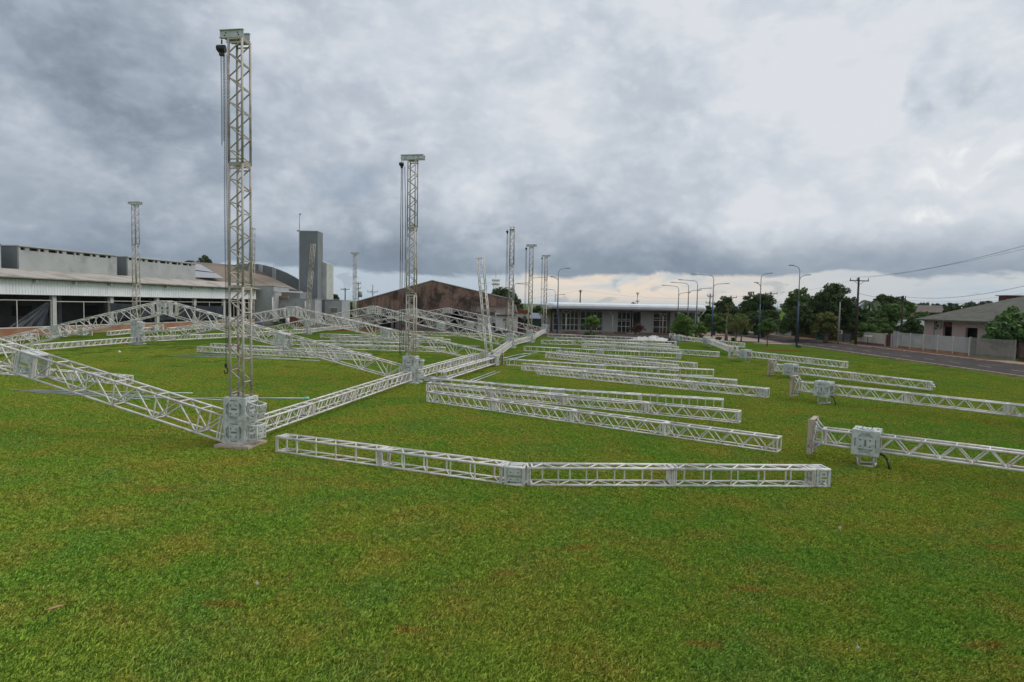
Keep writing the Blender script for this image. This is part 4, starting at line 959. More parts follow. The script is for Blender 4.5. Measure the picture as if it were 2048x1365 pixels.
# front wall with window/door recesses
for y0,y1,z0,z1 in ((74.0,76.3,0,3.5),(76.3,77.9,0,1.6),(77.9,79.0,0,3.5),(79.6,81.5,0,3.4),(71.4,72.1,0,3.5),(72.1,74.,2.8,3.5)): ywall(b,52,y0,y1,z0,z1)
b.box((52.25,66.2,0),(62,66.4,3.4)); b.box((52.25,81.3,0),(62,81.5,3.4)); part('wall',b,None,hs)
b=MB().use('dark').box((53.2,66.5,0),(53.3,81.2,3.3)); part('porch_interior',b,None,hs)
part('red_panel',MB().use('redpaint').box((52.05,76.3,2.75),(52.2,77.9,3.5)),None,hs); b=MB(); b.use('facade').box((51.8,66.4,2.75),(52.0,71.5,2.85)); part('porch_ledge',b,None,hs)
b=MB().use('facade_light').box((52.1,79.0,.1),(52.16,79.6,2.4)); part('door',b,None,hs)
b=MB().use('facade').box((51.7,78.1,2.6),(52.0,78.8,3.1)); b.use('dark').box((51.68,78.2,2.66),(51.7,78.7,3.04)); part('air_conditioner',b,None,hs)
b=MB().use('tile'); E0=(51.0,64.5,3.55); E1=(51.,82,3.45); R0=(58,58,6.85); R1=(58.2,74,6.35); BK0=(66,58,3.5); BK1=(66,82,3.5)
b.prism([(51.,57,3.6),E1,R1,(58,57,6.9)],(0,0,.14)); b.prism([E1,BK1,R1],(0,0,.14)); b.prism([(66,57,3.5),(58,57,6.9),R1,BK1],(0,0,.14)); part('roof',b,None,hs)
b=MB().use('facade').box((50.9,66.6,3.42),(51.15,76.4,3.52)); b.use('tile').prism([(50.7,68.5,3.5),(50.7,76.2,3.5),(51.7,76.2,3.95),(51.7,68.5,3.95)],(0,0,.1)); part('gutter',b,None,hs)
rb=thing('water_tank_house','red brick water tank block with pale bands above the pink house roof','brick structure',(PP(2020,600,82).x,82,0))
b=MB().use('redpaint'); xa,xb=PP(1997,600,83.4).x,PP(2052,600,83.4).x; zt,zb_=PP(2010,592,82).z,PP(2010,607,82).z-1.2; b.box((xa,82,zb_-4.),(xb+3,83.4,zt)); b.use('pink')
for f in (.0,.45): b.box((xa-.02,81.97,zt-.45-.55*f*2),(xb+3,82,zt-.40-.55*f*2))
part('wall',b,None,rb); part('roof_slab',MB().use('facade').box((xa-.3,81.6,zt),(xb+3.2,83.6,zt+.1)),None,rb)
fh=thing('far_house','distant orange-brown house with long dark roof beyond the trees at the right','house',(PP(1850,630,140).x,140,0))
b=MB().use('orange').box((PP(1830,630,140).x,140,0),(PP(1885,630,140).x,148,PP(1850,624,140).z)); b.use('dark').box((PP(1856,630,139.9).x,139.9,2.),(PP(1864,630,139.9).x,139.99,PP(1860,627,139.9).z)); part('wall',b,None,fh)
b=MB().use('oldtile').prism([PP(1822,626,138.5),PP(1890,627,138.5),PP(1884,613,144),PP(1832,612,144)],(0,0,.15)); part('roof',b,None,fh)
fh=thing('far_house','white gabled shed roof peeking over the fence left of the pink house','shed',(PP(1845,650,92).x,92,0))
b=MB().use('white').box((PP(1832,650,92).x,92,0),(PP(1862,650,92).x,98,PP(1850,644,92).z)); part('wall',b,None,fh)
b=MB().use('sheet').prism([PP(1828,655,91.6),PP(1843,641,91.6),PP(1880,653,91.6)],(0,7,0)); part('roof',b,None,fh)
# fences along the far sidewalk (x ~ 46.6)
FX=46.6
def fence(label,y0,y1,h,style,m1,m2=None,group='fences along the far sidewalk',n=None,cat='fence',x=FX,base=None):
    t=thing('fence' if cat=='fence' else 'wall',label,cat,(x,(y0+y1)/2,0),group); L=y1-y0
    if base: part('base',MB().use(base).box((x-.05,y0,0),(x+.15,y1,.38)),None,t)
    z0=.38 if base else .12
    if style=='slats':
        b=MB().use(m1); y=y0+.1
        while y<y1-.05: b.box((x,y,z0),(x+.03,y+.055,h)); y+=.13
        b.box((x+.031,y0,z0+.25),(x+.06,y1,z0+.31)); b.box((x+.031,y0,h-.3),(x+.06,y1,h-.24)); part('slat_panel',b,None,t)
    elif style=='mesh':
        b=MB().use(m1); y=y0+.1
        while y<y1-.05: b.box((x,y,z0),(x+.012,y+.07,h-.05)); y+=.11
        b.box((x+.013,y0,h-.05),(x+.05,y1,h)); part('mesh_panel',b,None,t)
    elif style=='wall':
        b=MB().use(m1).box((x,y0,0),(x+.15,y1,h)); b.use(m2 or m1).box((x-.03,y0,h),(x+.18,y1,h+.05)); part('panel',b,None,t)
        if m2:
            b=MB().use(m2)
            k=max(1,int(L/2.4))
            for i in range(k+1): b.box((x-.03,y0+L*i/k-.05,0),(x-.004,y0+L*i/k+.05,h))
            part('rib',b,None,t)
    if n:
        for i in range(n+1): yy=y0+L*i/n; part('post',MB().use(m2 or m1).box((x-.06,yy-.06,0),(x-.002,yy+.06,h+.08)),None,t)
    return t
fence('dark plank gate at the right picture edge',55.0,59.3,1.9,'slats','brownfence',None,cat='gate')
fence('pale vertical slat gate right of the pale mesh fence',59.6,65.4,2.0,'slats','concrete','concrete',n=1,base=None)
fence('pale grey mesh fence with white posts in front of the pink house',65.6,77.8,1.95,'mesh','facade_light','white',n=5,base='orange')
fence('short solid grey fence panel left of the mesh fence',77.8,78.9,2.0,'wall','facade',None)
fence('cream panel wall with purple base beside the dark utility pole',80.6,87.2,1.62,'wall','cream','facade_light',base='purple')
t=thing('gate','narrow dark gate between two pink posts right of the cream wall','gate',(FX,79.8,0))
for y in (79.05,80.4): part('post',MB().use('pink').box((FX-.1,y-.12,0),(FX+.2,y+.12,1.75)),None,t)
part('gate_leaf',MB().use('brownfence').box((FX,79.18,.15),(FX+.05,80.27,1.6)),None,t)
fence('low blue-grey railing fence left of the dark utility pole',88.6,92.5,1.25,'slats','bluegrey','brownfence',n=2)
fence('reddish brown wooden fence under the yellow-green tree',92.7,99.5,1.45,'slats','redpaint','redpaint',n=3)
fence('dark brown plank gate of a yard between grey wall and red fence',99.8,107.5,2.3,'slats','brownfence','brownfence',n=2,cat='gate')
fence('short whitish garden wall with a tall white post',107.8,110.2,2.0,'wall','white',None,cat='wall')
fence('low white wall and dark fence left of the short white garden wall',110.4,116,1.1,'wall','white',None,cat='wall')
fence('white wall behind the blue lamp post of the road bend',116.5,123,2.0,'wall','white',None,cat='wall')
fence('long dark brown wooden fence under the big dome-shaped tree',123.5,150,2.1,'slats','brownfence','brownfence',n=6)
sh=thing('shed','low pale-roofed shed behind the dark plank gate','shed',(51,101,0))
part('wall',MB().use('brownfence').box((50,99,0),(56,108,2.3)),None,sh); part('roof',MB().use('facade_light').prism([(49.5,98.5,2.5),(49.5,108.5,2.5),(56,108.5,3.2),(56,98.5,3.2)],(0,0,.08)),None,sh)
wt=thing('water_tank','turquoise water tank behind the red fence','water tank',(PP(1643,662,96).x,96,0))
b=MB().use('teal'); q=PP(1643,672,96); b.tube((q.x,96,.3),(q.x,96,2.3),.85,16); b.tube((q.x,96,2.3),(q.x,96,2.75),.85,16,.35); part('tank_body',b,None,wt)
mb=thing('meter_box','small white meter box on a post before the red fence','meter box',(45.9,89.8,0))
b=MB().use('white').box((45.7,89.6,1.2),(45.9,90.1,1.75)); b.use('concrete').box((45.75,89.8,.1),(45.85,89.9,1.2)); part('box',b,None,mb)
tbk=thing('street_tray','round pale tray on a thin dark post on the sidewalk before the cream wall','post tray',(45.6,82.6,0))
b=MB().use('facade_light').tube((45.6,82.6,1.15),(45.6,82.6,1.32),.45,14); b.use('wood').tube((45.6,82.6,.1),(45.6,82.6,1.5),.035,6); part('tray',b,None,tbk)
# ------------------------------------------------------------------ poles
def lamp(label,base,H,arms,lean=0):
    """arms: (dx_dir, length, height fraction start)"""
    base=Vector(base); t=thing('street_lamp',label,'street lamp',(base.x,base.y,0),'blue and grey double street lamps')
    hb=H*.56; b=MB().use('pole_blue'); b.tube((base.x,base.y,0),(base.x,base.y,hb),.105,10,.085); b.box((base.x-.2,base.y-.2,0),(base.x+.2,base.y+.2,.03)); part('lower_pole',b,None,t)
    b=MB().use('pole_grey'); ztop=max(H*a[3] for a in arms)-.6; b.tube((base.x,base.y,hb),(base.x,base.y,ztop),.075,8,.055); part('upper_pole',b,None,t)
    for (dx,dy,ln,f) in arms:
        b=MB().use('pole_grey'); zt=H*f; P=[]
        for k in range(9):
            u=k/8; a=min(1,u/.45)*math.pi/2
            if u<=.45: P.append((.55*(1-math.cos(a)),-.6+.6*math.sin(a)))
            else: P.append((.55+(ln-.55)*(u-.45)/.55,.0+.10*(u-.45)/.55))
        P=[Vector((base.x+dx*p,base.y+dy*p,zt+q)) for p,q in P]; b.path(P,.04,6); a_=part('arm',b,None,t)
        h=MB().use('pole_grey'); e=P[-1]; dd=Vector((dx,dy,.07)).normalized(); fm=frame(e,dd); h.box((-.05,-.13,-.05),(.55,.13,.03),fm); h.use('white').box((.1,-.1,-.065),(.5,.1,-.052),fm)
        part('lamp_head',h,None,a_)
LA=[(1593.,694.5,533,[(-1,.1,.75,1.0),(1,.0,.75,.885)],'nearest blue street lamp, right of the dome-shaped tree on the kerb'),
    (1517,685.5,548,[(1,.0,.9,1.0),(-1,0,.35,.86)],'blue street lamp in front of the dome-shaped tree at the road fork'),
    (1423,680,551,[(-1,0,2.6,1.0),(1,0,1.6,.865)],'tall double-arm street lamp right of the station roof end'),
    (1391.5,677,562,[(-1,0,2.3,1.0),(1,0,1.6,.865)],'double-arm street lamp rising from the leafy young trees, second from the right of its group'),
    (1374,675,567,[(-1,0,2.2,1.0),(1,0,1.4,.865)],'double-arm street lamp, middle one of three over the station roof end'),
    (1354.5,672.5,573,[(-1,0,2.1,1.0),(1,0,1.3,.865)],'double-arm street lamp over the station roof, leftmost of the right-hand group'),
    (1114,673.5,538,[(1,0,1.1,1.0),(-1,0,.6,.87)],'blue street lamp in front of the left part of the station'),
    (1056.5,659.5,556,[(1,0,2.6,1.0),(-1,0,1.7,.87)],'street lamp partly hidden by the slim middle truss tower'),
    (1027,658,567,[(1,0,2.2,1.0),(-1,0,2.2,.9)],'street lamp right behind the chain-hung truss tower'),
    (1109,657,580,[(-1,0,2.2,1.0),(1,0,1.4,.87)],'distant grey street lamp above the rounded left end of the station roof')]
for x,y,yt,arms,lab in LA:
    p=at(x,y); lamp(lab,p,hgt(p,x,yt),arms)
def upole(label,x,y,yt,Y=None,r=.15,arms=((0,1.9),),m='wood',extra=None,group='utility poles'):
    p=at(x,y) if Y is None else Vector((far(x,y,Y).x,Y,0)); H=hgt(p,x,yt); t=thing('utility_pole',label,'utility pole',(p.x,p.y,0),group)
    part('pole',MB().use(m).tube(p,(p.x,p.y,H),r,10,r*.65),None,t)
    for dz,L in arms:
        b=MB().use(m if m=='wood' else 'concrete'); z=H-.35-dz; b.box((p.x-L/2,p.y-.2,z-.06),(p.x+L/2,p.y-.1,z+.06)); b.use('black')
        for k in (-1,-.0 if L<1.5 else -.25,1): b.tube((p.x+k*L/2*.95,p.y-.15,z+.06),(p.x+k*L/2*.95,p.y-.15,z+.36),.06,6,.035)
        b.tube((p.x-L*.3,p.y-.15,z),(p.x,p.y-.15,z-.5),.025,5); b.tube((p.x+L*.3,p.y-.15,z),(p.x,p.y-.15,z-.5),.025,5); part('crossarm',b,None,t)
    if extra=='transformer':
        part('transformer',MB().use('pole_grey').tube((p.x+.45,p.y,H-3.2),(p.x+.45,p.y,H-2.),.38,12),None,t)
    return p,H
U={}
U[1]=upole('dark utility pole with wide crossarm on the sidewalk beside the cream wall',1711,691.5,555,None,.17,((.1,2.4),))
U[2]=upole('dark utility pole between the pink house and the palm',1802,668,592,84,.14,((.0,.5),))
U[3]=upole('utility pole with crossarm behind the dome-shaped tree',1539,664,584,118,.14,((.0,2.2),))
U[4]=upole('dark utility pole just right of the station roof',1418,655,588,122,.14,((.1,1.2),(1.4,1.6)))
U[5]=upole('utility pole with crossarm above the spreading tree right of the station',1460,655,592,130,.14,((.0,2.2),))
U[6]=upole('short dark pole top behind the station roof, left one',1159,655,580,135,.17,((.0,.6),))
U[7]=upole('thin pole with small lamp behind the station roof, right one',1273,655,585,135,.09,((.0,.5),(1.6,.6)),'concrete')
U[8]=upole('dark utility pole between the low grey building and the slender tower',690,650,576,150,.17,((.0,2.),))
U[9]=upole('grey utility pole with transformer touching the slender left tower',716,650,564,135,.15,((.0,1.2),(1.,1.2)),'concrete','transformer')
U[10]=upole('utility pole with crossarm above the left slope of the warehouse roof',745,650,570,140,.13,((1.2,2.2),),'concrete')
U[11]=upole('pale concrete post without arms before the large spreading tree',1678,650,604,86,.12,(),'concrete')
U[12]=upole('thin pale post without arms in front of the dome-shaped tree right side',1553.5,662,613,112,.09,(),'concrete')
t=thing('street_lamp','old single-arm street light before the dome-shaped tree','street lamp',(far(1536,650,112).x,112,0))
q0,q1=far(1535,612,112),far(1514,598,112); b=MB().use('concrete').path([q0,(q0+q1)/2+Vector((-.2,0,.25)),q1],.05,6); part('arm',b,None,t); part('lamp_head',MB().use('sheet').box((q1.x-.5,111.85,q1.z-.06),(q1.x+.1,112.15,q1.z+.08)),None,t)
part('pole',MB().use('wood').tube((q0.x,112,0),(q0.x,112,q0.z),.1,8),None,t)
t=thing('street_lamp','small single-arm street light left of the slender tower','street lamp',(far(672,620,140).x,140,0))
q0,q1=far(668,600,140),far(652,590,140); part('arm',MB().use('pole_grey').path([q0,far(662,593,140),q1],.05,6),None,t); part('pole',MB().use('pole_grey').tube((q0.x,140,0),q0,.08,8),None,t)
# telecom mast
p=far(991,600,330); t=thing('telecom_mast','white lattice telecom mast behind the trees right of the leaning ladder mast','telecom mast',(p.x,330,0)); H=far(991,556,330).z; b=MB().use('white'); w=1.1
for sx in (-1,1):
    for sy in (-1,1): b.tube((p.x+sx*w,330+sy*w,0),(p.x+sx*w,330+sy*w,H),.14,5)
k=0; z=0
while z<H-2: b.tube((p.x-w,330-w,z),(p.x+w,330-w,z+2),.1,4); b.tube((p.x+w,330-w,z),(p.x-w,330-w,z+2),.1,4); z+=2
part('lattice',b,None,t); b=MB().use('cream'); 
for dz in (-1.2,-3.2): b.box((p.x-2.,329,H+dz-.6),(p.x+2.,331,H+dz+.3))
b.tube((p.x,330,H),(p.x,330,H+4),.15,5); part('antennas',b,None,t)
# wires
def wire(label,a,b_,sag,r=.02,n=14,group='overhead wires'):
    a,b_=Vector(a),Vector(b_); r*=.5; P=[a.lerp(b_,k/n)-Vector((0,0,sag*4*(k/n)*(1-k/n))) for k in range(n+1)]
    return thing('overhead_wire',label,'overhead wire',None,group,MB().use('wire').path(P,r,5).mesh('wire'))
p1,H1=U[1]; p2,H2=U[2]
wire('upper overhead wire climbing to the right from the dark crossarm pole',(p1.x+1.1,p1.y-.1,H1),far(2120,470,46),.5,.017)
wire('middle overhead wire climbing to the right from the dark crossarm pole',(p1.x+.3,p1.y-.1,H1),far(2120,473,48),.5,.017)
wire('lower overhead wire climbing to the right from the dark crossarm pole',(p1.x-1.1,p1.y-.1,H1),far(2120,481,43),.5,.017)
wire('thick twisted cable from the dark crossarm pole to the pole before the palm',(p1.x,p1.y,H1-2.0),(p2.x,p2.y,H2-.1),.35,.035)
wire('thick twisted cable sagging above the pink house roof',(p2.x,p2.y,H2-.1),far(2110,557,52),.75,.035)
wire('thin wire just under the thick cable above the pink house',(p2.x,p2.y,H2-.5),far(2110,576,52),.6,.015)
wire('lowest thin wire above the pink house roof',(p2.x,p2.y,H2-.9),far(2110,584,54),.5,.015)
wire('wire from the dark crossarm pole back to the pole behind the dome-shaped tree',(p1.x,p1.y,H1-.1),(U[3][0].x,U[3][0].y,U[3][1]),.6,.018)
wire('wire between the poles above the trees right of the station',(U[3][0].x,U[3][0].y,U[3][1]),(U[5][0].x,U[5][0].y,U[5][1]),.4,.018)
wire('long thin wire passing over the station roof',(U[5][0].x,U[5][0].y,U[5][1]-.3),(U[6][0].x,U[6][0].y,U[6][1]),.9,.018)
wire('thin wire from the left short pole toward the telecom mast',(U[6][0].x,U[6][0].y,U[6][1]),far(1000,602,170),.5,.018)
wire('wire between the two poles above the left warehouse slope',(U[9][0].x,U[9][0].y,U[9][1]),(U[10][0].x,U[10][0].y,U[10][1]-1.2),.5,.018)
wire('wire left of the slender tower running to the church tower',(U[8][0].x,U[8][0].y,U[8][1]-.3),far(640,580,160),.3,.018)
# ------------------------------------------------------------------ trees
def tree(label,base,blobs,leaf,leafsize,n,trunk_r=.18,limb=True,group=None,cat='tree',name='tree',bark='bark',fork=.35,dens=1.,trunk=True,seed=None,crown='crown'):
    """blobs: (dx,dy,z,rx,rz) relative to base"""
    rg=np.random.default_rng(abs(hash(label))%99991 if seed is None else seed)
    base=Vector((base[0],base[1],0)); t=thing(name,label,cat,base,group)
    B=np.array([[b[0],b[1],b[2],b[3],b[3],b[4]] for b in blobs],float); wgt=(B[:,3]**2*B[:,5]); 
    # sub clumps inside every blob
    cl=[]
    for b in B:
        k=max(4,int(9*(b[3]*b[5])**.5)); 
        for _ in range(k):
            d=rg.normal(size=3); d/=np.linalg.norm(d); rr=rg.uniform(.45,1.0); c=b[:3]+d*b[3:]*rr; s=rg.uniform(.22,.42)*min(b[3],b[5])+.08; cl.append((*c,s))
    cl=np.array(cl); w=cl[:,3]**2; j=rg.choice(len(cl),n,p=w/w.sum()); d=rg.normal(size=(n,3)); d/=np.linalg.norm(d,axis=1)[:,None]; rad=rg.uniform(.55,1.05,n)**.6
    P=cl[j,:3]+d*(cl[j,3]*rad)[:,None]*np.array([1.25,1.25,.85]); P[:,2]=np.maximum(P[:,2],.05)
    # leaf quads: normals biased outward/up
    nn=d+rg.normal(size=(n,3))*.8+np.array([0,0,.5]); nn/=np.linalg.norm(nn,axis=1)[:,None]
    u=np.cross(nn,rg.normal(size=(n,3))); u/=np.linalg.norm(u,axis=1)[:,None]; v=np.cross(nn,u); s=(leafsize*rg.uniform(.6,1.35,n))[:,None]
    V=np.stack([P-u*s,P-v*s*.5,P+u*s,P+v*s*.5],1).reshape(-1,3)
    me=bpy.data.meshes.new('foliage'); me.vertices.add(n*4); me.vertices.foreach_set('co',V.reshape(-1)); me.loops.add(n*4); me.loops.foreach_set('vertex_index',np.arange(n*4)); me.polygons.add(n); me.polygons.foreach_set('loop_start',np.arange(0,n*4,4)); me.polygons.foreach_set('loop_total',np.full(n,4)); me.update(); me.materials.append(M[leaf])
    link(crown,me,t,WM[t.name])
    if trunk:
        b=MB().use(bark); top=Vector(B[:,:3].mean(0)); zl=min(x[2]-x[4] for x in blobs); fk=Vector((top.x*.15,top.y*.15,max(.3,top.z*fork))); b.tube((0,0,-.05),fk,trunk_r*1.25,8,trunk_r)
        for bl in blobs[:7]:
            c=Vector(bl[:3]); mid=fk.lerp(c,.5)+Vector((rg.uniform(-.2,.2),rg.uniform(-.2,.2),.1)); b.tube(fk,mid,trunk_r*.7,6,trunk_r*.45,cap=False); b.tube(mid,c,trunk_r*.45,5,trunk_r*.2,cap=False)
            for _ in range(3):
                dd=Vector(rg.normal(size=3)).normalized(); e=c+Vector((dd.x*bl[3]*.85,dd.y*bl[3]*.85,abs(dd.z)*bl[4]*.85)); b.tube(mid.lerp(c,.7),e,trunk_r*.22,4,trunk_r*.08,cap=False)
        part('trunk',b,None,t,WM[t.name])
    return t
def cblobs(x0,x1,yt,yb,Y,k=6,seed=0,flat=1.,dome=True):
    """crown blobs filling a pixel rectangle at depth Y; returns base,list"""
    r=random.Random(seed); a,c=far(x0,yb,Y),far(x1,yb,Y); zt=far((x0+x1)/2,yt,Y).z; zb=far((x0+x1)/2,yb,Y).z; w=c.x-a.x; cx=(a.x+c.x)/2; h=zt-zb; out=[]
    for i in range(k):
        f=(i+.5)/k; dx=(f-.5)*w*.78; top=zt-(h*.62*(abs(2*f-1)**2.2) if dome else r.uniform(0,.35)*h); rx=(w/k*r.uniform(.75,1.1)+.12*w)*.74; rz=h*r.uniform(.24,.34)*flat
        out.append((dx,r.uniform(-.25,.25)*w*.5,top-rz,rx,rz))
        if i%2==0: out.append((dx*.8,r.uniform(-.2,.2)*w*.5,zb+h*.34,rx*1.05,h*.33))
    out.append((0,0,zb+h*.5,w*.3,h*.36)); return Vector((cx,Y,0)),out
BG='tall trees behind the fences across the road'
def bgtree(label,x0,x1,yt,yb,Y,leaf,n,ls,k=6,seed=0,**kw):
    b,bl=cblobs(x0,x1,yt,yb,Y,k,seed,dome=kw.pop('dome',True)); return tree(label,b,bl,leaf,ls,n,trunk_r=kw.pop('trunk_r',.28),group=kw.pop('group',BG),seed=seed+5,**kw)
bgtree('spreading tree right of the station roof, loose open crown',1426,1476,590,652,116,'leaf_dark',9000,.20,6,1)
bgtree('big dark dome-shaped tree behind the road bend',1470,1558,580,664,112,'leaf_dark',22000,.20,8,2)
bgtree('loose mid-green tree directly behind the nearest blue street lamp',1560,1630,572,655,96,'leaf_mid',14000,.18,7,3)
bgtree('largest spreading tree with an open crown left of the dark crossarm pole',1606,1716,567,656,94,'leaf_dark',21000,.18,9,4)
bgtree('low yellow-green bushy tree behind the red wooden fence',1624,1680,622,672,88,'leaf_olive',9000,.14,6,5)
bgtree('dark bushy tree right behind the dark crossarm pole',1690,1752,610,672,92,'leaf_dark',11000,.16,6,6)
bgtree('bright leafy tree hanging over the cream wall',1712,1786,636,676,86,'leaf_mid',11000,.14,7,7)
bgtree('dark tree with ragged top left of the pole before the palm',1748,1800,584,640,104,'leaf_dark',9000,.19,5,8,dome=False)
bgtree('mid-green tree between the crossarm pole and the pink house',1738,1830,606,664,98,'leaf_mid',15000,.17,8,9)
bgtree('dark round tree left of the pink house roof tip',1796,1852,634,672,86,'leaf_dark',9000,.14,6,10)
bgtree('light feathery treetop beside the pole right of the palm',1796,1832,596,628,98,'leaf_mid',3600,.16,4,11,dome=False)
bgtree('dark trees at the right end of the station, lower one',1396,1436,612,652,120,'leaf_dark',8000,.2,5,12)
bgtree('dark green small tree at the right end of the station under the roof',1404,1450,624,665,104,'leaf_mid',8000,.16,5,13)
bgtree('bushy mid-green tree under the dome-shaped tree, left part',1440,1500,626,668,104,'leaf_mid',9000,.16,6,14)
bgtree('bushy tree under the dome-shaped tree behind the brown fence',1492,1560,616,670,102,'leaf_dark',11000,.16,6,15)
bgtree('shaded tree over the dark plank gate',1556,1632,610,668,90,'leaf_dark',12000,.15,7,16)
bgtree('green tree in the gap behind the pink house roof, middle distance',1884,1932,611,640,130,'leaf_dark',6500,.22,5,17)
bgtree('bushes before the orange-brown far house',1826,1866,622,644,110,'leaf_mid',5000,.18,5,18)
for i,(x0,x1,yt) in enumerate(((1832,1858,604),(1864,1880,606),(1896,1920,604),(1926,1956,600),(1958,1984,601),(1880,1896,608))):
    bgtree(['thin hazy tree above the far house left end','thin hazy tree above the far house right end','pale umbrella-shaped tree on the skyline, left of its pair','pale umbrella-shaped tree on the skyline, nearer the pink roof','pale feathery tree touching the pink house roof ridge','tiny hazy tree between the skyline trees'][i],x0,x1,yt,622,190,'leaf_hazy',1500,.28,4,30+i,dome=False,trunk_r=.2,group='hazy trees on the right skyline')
bgtree('dark tree mass behind the right slope of the brick warehouse',970,1040,574,625,140,'leaf_dark',12000,.24,7,20,group='trees behind the buildings')
bgtree('rounded green tree right of the church tower',652,684,586,632,150,'leaf_dark',6000,.26,4,21,group='trees behind the buildings')
bgtree('dark green tree right of the round one, before the slender tower',676,712,598,640,142,'leaf_dark',6000,.24,4,22,group='trees behind the buildings')
bgtree('dark treetop showing above the brown hall roof',396,426,512,545,160,'leaf_dark',4000,.26,3,23,group='trees behind the buildings')
bgtree('tiny treetop left of the other one above the brown hall roof',372,390,518,540,160,'leaf_dark',900,.26,2,24,group='trees behind the buildings')
bgtree('treetop just peeking over the middle of the station roof',1248,1272,602,640,150,'leaf_dark',3500,.22,3,25,group='trees behind the buildings')
bgtree('dark trees seen between the last two truss towers',1060,1092,612,645,140,'leaf_dark',5000,.22,4,26,group='trees behind the buildings')
bgtree('small dark bush tree beside the street lamp left of the station',1040,1056,628,655,112,'leaf_dark',4000,.14,3,27,group='trees behind the buildings',trunk_r=.1)
bgtree('small tree right of the telecom mast near the ladder tower',1018,1040,594,632,128,'leaf_dark',4000,.2,3,28,group='trees behind the buildings')
# shrubs on annex
bgtree('light green shrub at the foot of the grey annex',547,566,643,652,112,'leaf_mid',2500,.12,3,29,group='trees behind the buildings',trunk=False,cat='shrub',name='shrub')
# vine tree over the fence at the right edge
b_,bl=cblobs(1966,2110,618,690,66,10,40); tree('broad-leaved vine-covered tree hanging over the slat gate at the right edge',b_,bl,'leaf_vine',.24,14000,.16,seed=41)
# palm
def palm(label,base,H,n=14,L=2.2,leaf='leaf_dark',seed=1):
    r=random.Random(seed); t=thing('palm_tree',label,'palm tree',base); x,y,_=base
    part('trunk',MB().use('bark').tube((x,y,0),(x,y,H),.2,8,.15),None,t); b=MB().use(leaf)
    for i in range(n):
        a=2*math.pi*i/n+r.uniform(-.2,.2); el=r.uniform(.1,1.1); P=[]
        for k in range(8):
            u=k/7; P.append(Vector((x+math.cos(a)*L*u*math.cos(el*.6),y+math.sin(a)*L*u*math.cos(el*.6),H+L*(math.sin(el)*u-1.1*u*u*.9))))
        for p0,p1 in zip(P,P[1:]):
            b.tube(p0,p1,.03,4,cap=False); s=Vector((-math.sin(a),math.cos(a),0))
            for sg in (-1,1):
                for f in (0,.5): q=p0.lerp(p1,f); b.poly([q,q+(p1-p0)*.5,q+s*sg*.5+(p1-p0)*.9-Vector((0,0,.28))])
    part('crown',b,None,t)
palm('dark palm behind the trees right of the crossarm pole',(far(1739,620,100).x,100,0),far(1739,606,100).z,16,2.1)
palm('small drooping palm at the left corner of the station',(far(1090,640,106).x,106,0),far(1090,620,106).z,12,1.1,'leaf_olive',3)
palm('second drooping palm touching the station left corner post',(far(1103,640,106.2).x,106.2,0),far(1103,619,106).z,12,1.0,'leaf_olive',5)
# street trees on the green
YG='young street trees before the station and road'
def px2(x,y,x0,x1,yt,yb,k,seed,n,ls,leaf,label,tr=.06,dome=True,**kw):
    p=at(x,y); b,bl=cblobs(x0,x1,yt,yb,p.y,k,seed,dome=dome); bl=[(q[0]+b.x-p.x,q[1]*.8,q[2],q[3],q[4]) for q in bl]
    return tree(label,p,bl,leaf,ls,n,tr,group=YG,seed=seed,**kw)
px2(1367,678,1339,1388,624,676,6,51,5200,.13,'leaf_light','wide bright green young tree at the right end of the station')
px2(1400,681,1385,1412,641,676,4,52,2600,.12,'leaf_light','smaller bright young tree right of the wide one')
px2(1180,678,1171,1197,628,658,3,53,2400,.11,'leaf_light','slender young tree before the station windows')
px2(1181,676,1169,1190,660,675,3,54,2200,.09,'leaf_mid','low round bush under the slender young tree')
px2(1269,680,1260,1290,646,664,4,55,2600,.09,'leaf_purple','small purple-brown leaved tree before the station doors')
px2(1436,683,1432,1441,674,681,2,56,1500,.06,'leaf_mid','small round dark shrub, left one of two on the paving edge',trunk=False)
px2(1467,685,1462,1472,675,683,2,57,1500,.06,'leaf_mid','small round dark shrub, right one of two on the paving edge',trunk=False)
px2(1471,686,1450,1506,630,664,6,58,1500,.10,'leaf_olive','nearly bare V-branched small tree on the lawn corner',.07,True,fork=.25,bark='barklight')
px2(1534,693,1518,1556,633,664,5,59,3200,.11,'leaf_mid','young tree with a bright crown beside the island tip',.06)
px2(1482,685,1476,1496,628,650,3,60,1800,.11,'leaf_mid','young tree with a thick conical trunk foot, behind the bare one',.08)
p=at(1452,684); t=tree('tall thin pale trunk with hardly any leaves left of the bare tree',p,[(0,0,4.6,.7,.45),(-.5,0,3.7,.8,.4),(.4,0,3.2,.6,.35)],'leaf_olive',.08,500,.08,group=YG,bark='barklight',fork=.9,seed=61)
b=MB().use('barklight'); b.tube((p.x,p.y,0),(p.x,p.y,1.8),.26,10,.09); part('trunk_flare',b,None,t)
px2(1592+3,696,1594,1601,691,696,2,62,600,.05,'leaf_mid','grass tuft shrub at the foot of the nearest blue lamp',trunk=False,crown='foliage',name='shrub',cat='shrub')
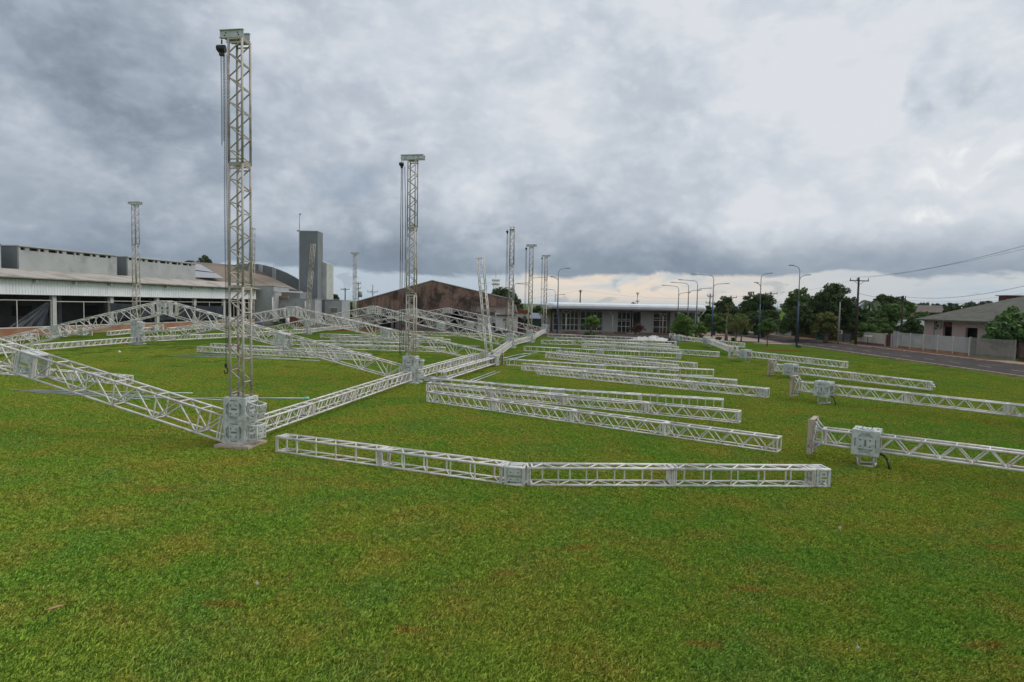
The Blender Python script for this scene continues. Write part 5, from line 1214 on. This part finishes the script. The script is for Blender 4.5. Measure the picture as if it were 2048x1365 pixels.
# ------------------------------------------------------------------ small things
heap('tarpaulin_heap',(*at(1300,682)[:2],0),3.0,1.1,.5,'cloth',13,False,'crumpled white tarpaulin heap on the grass edge before the station road','tarpaulin',40,.5)
heap('bag_heap',(*at(1341,687)[:2],0),.9,.5,.5,'black',15,False,'small black heap beside the white tarpaulin','bag',20,.6)
t=thing('barrel','small white barrel before the dark opening of the grey annex','barrel',(far(575,640,112).x,112,0)); q=far(575,647,112); part('barrel_body',MB().use('white').tube((q.x,112,0),(q.x,112,1.35),.33,12),None,t)
heap('blue_sheet',(far(527,651,112).x,110,0),.9,.5,.5,'pole_blue',17,False,'small blue sheet heap at the foot of the grey annex','sheet',20,.5)
for i,(x,y,s,l) in enumerate(((514,1168,.05,'small pale stone in the grass at the lower left centre'),(1679,1057,.05,'small pale stone in the grass at the right of the lawn'),(1715,1297,.05,'small pale chip at the lower right of the lawn'),(239,705,.16,'white scrap on the grass in front of the left tower'))):
    p=at(x,y,.03); o=heap('stone' if i<3 else 'paper_scrap',(p.x,p.y,.01),s,s*.7,s*.8+.02,'litter' if i<3 else 'white',20+i,False,l,'stone' if i<3 else 'litter',10,.4)
p=at(110,1215,.05); b=MB().use('leafdry'); mm=frame(p,(.9,.5,.15)); b.prism([mm@Vector(v) for v in ((-.11,0,0),(-.05,.035,.0),(.05,.035,0),(.12,0,0),(.05,-.03,0),(-.05,-.035,0))],(0,0,.004)); thing('dry_leaf','large tan dry leaf on the grass at the lower left','leaf',None,None,b.mesh('dry_leaf'))

# air
b=MB(); b.box((-3300,-250,-1.2),(3300,3950,62)); hz=link('haze',b.mesh('haze','hole')); hz['kind']='stuff'
hm=bpy.data.materials.new('haze'); hm.use_nodes=True; t=NT(hm.node_tree); t.n.clear(); v=t.add('ShaderNodeVolumePrincipled'); t.l.new(v.outputs[0],t.add('ShaderNodeOutputMaterial').inputs['Volume']); v.inputs['Density'].default_value=.00006; v.inputs['Color'].default_value=(.88,.93,1,1)
hz.data.materials.clear(); hz.data.materials.append(hm)
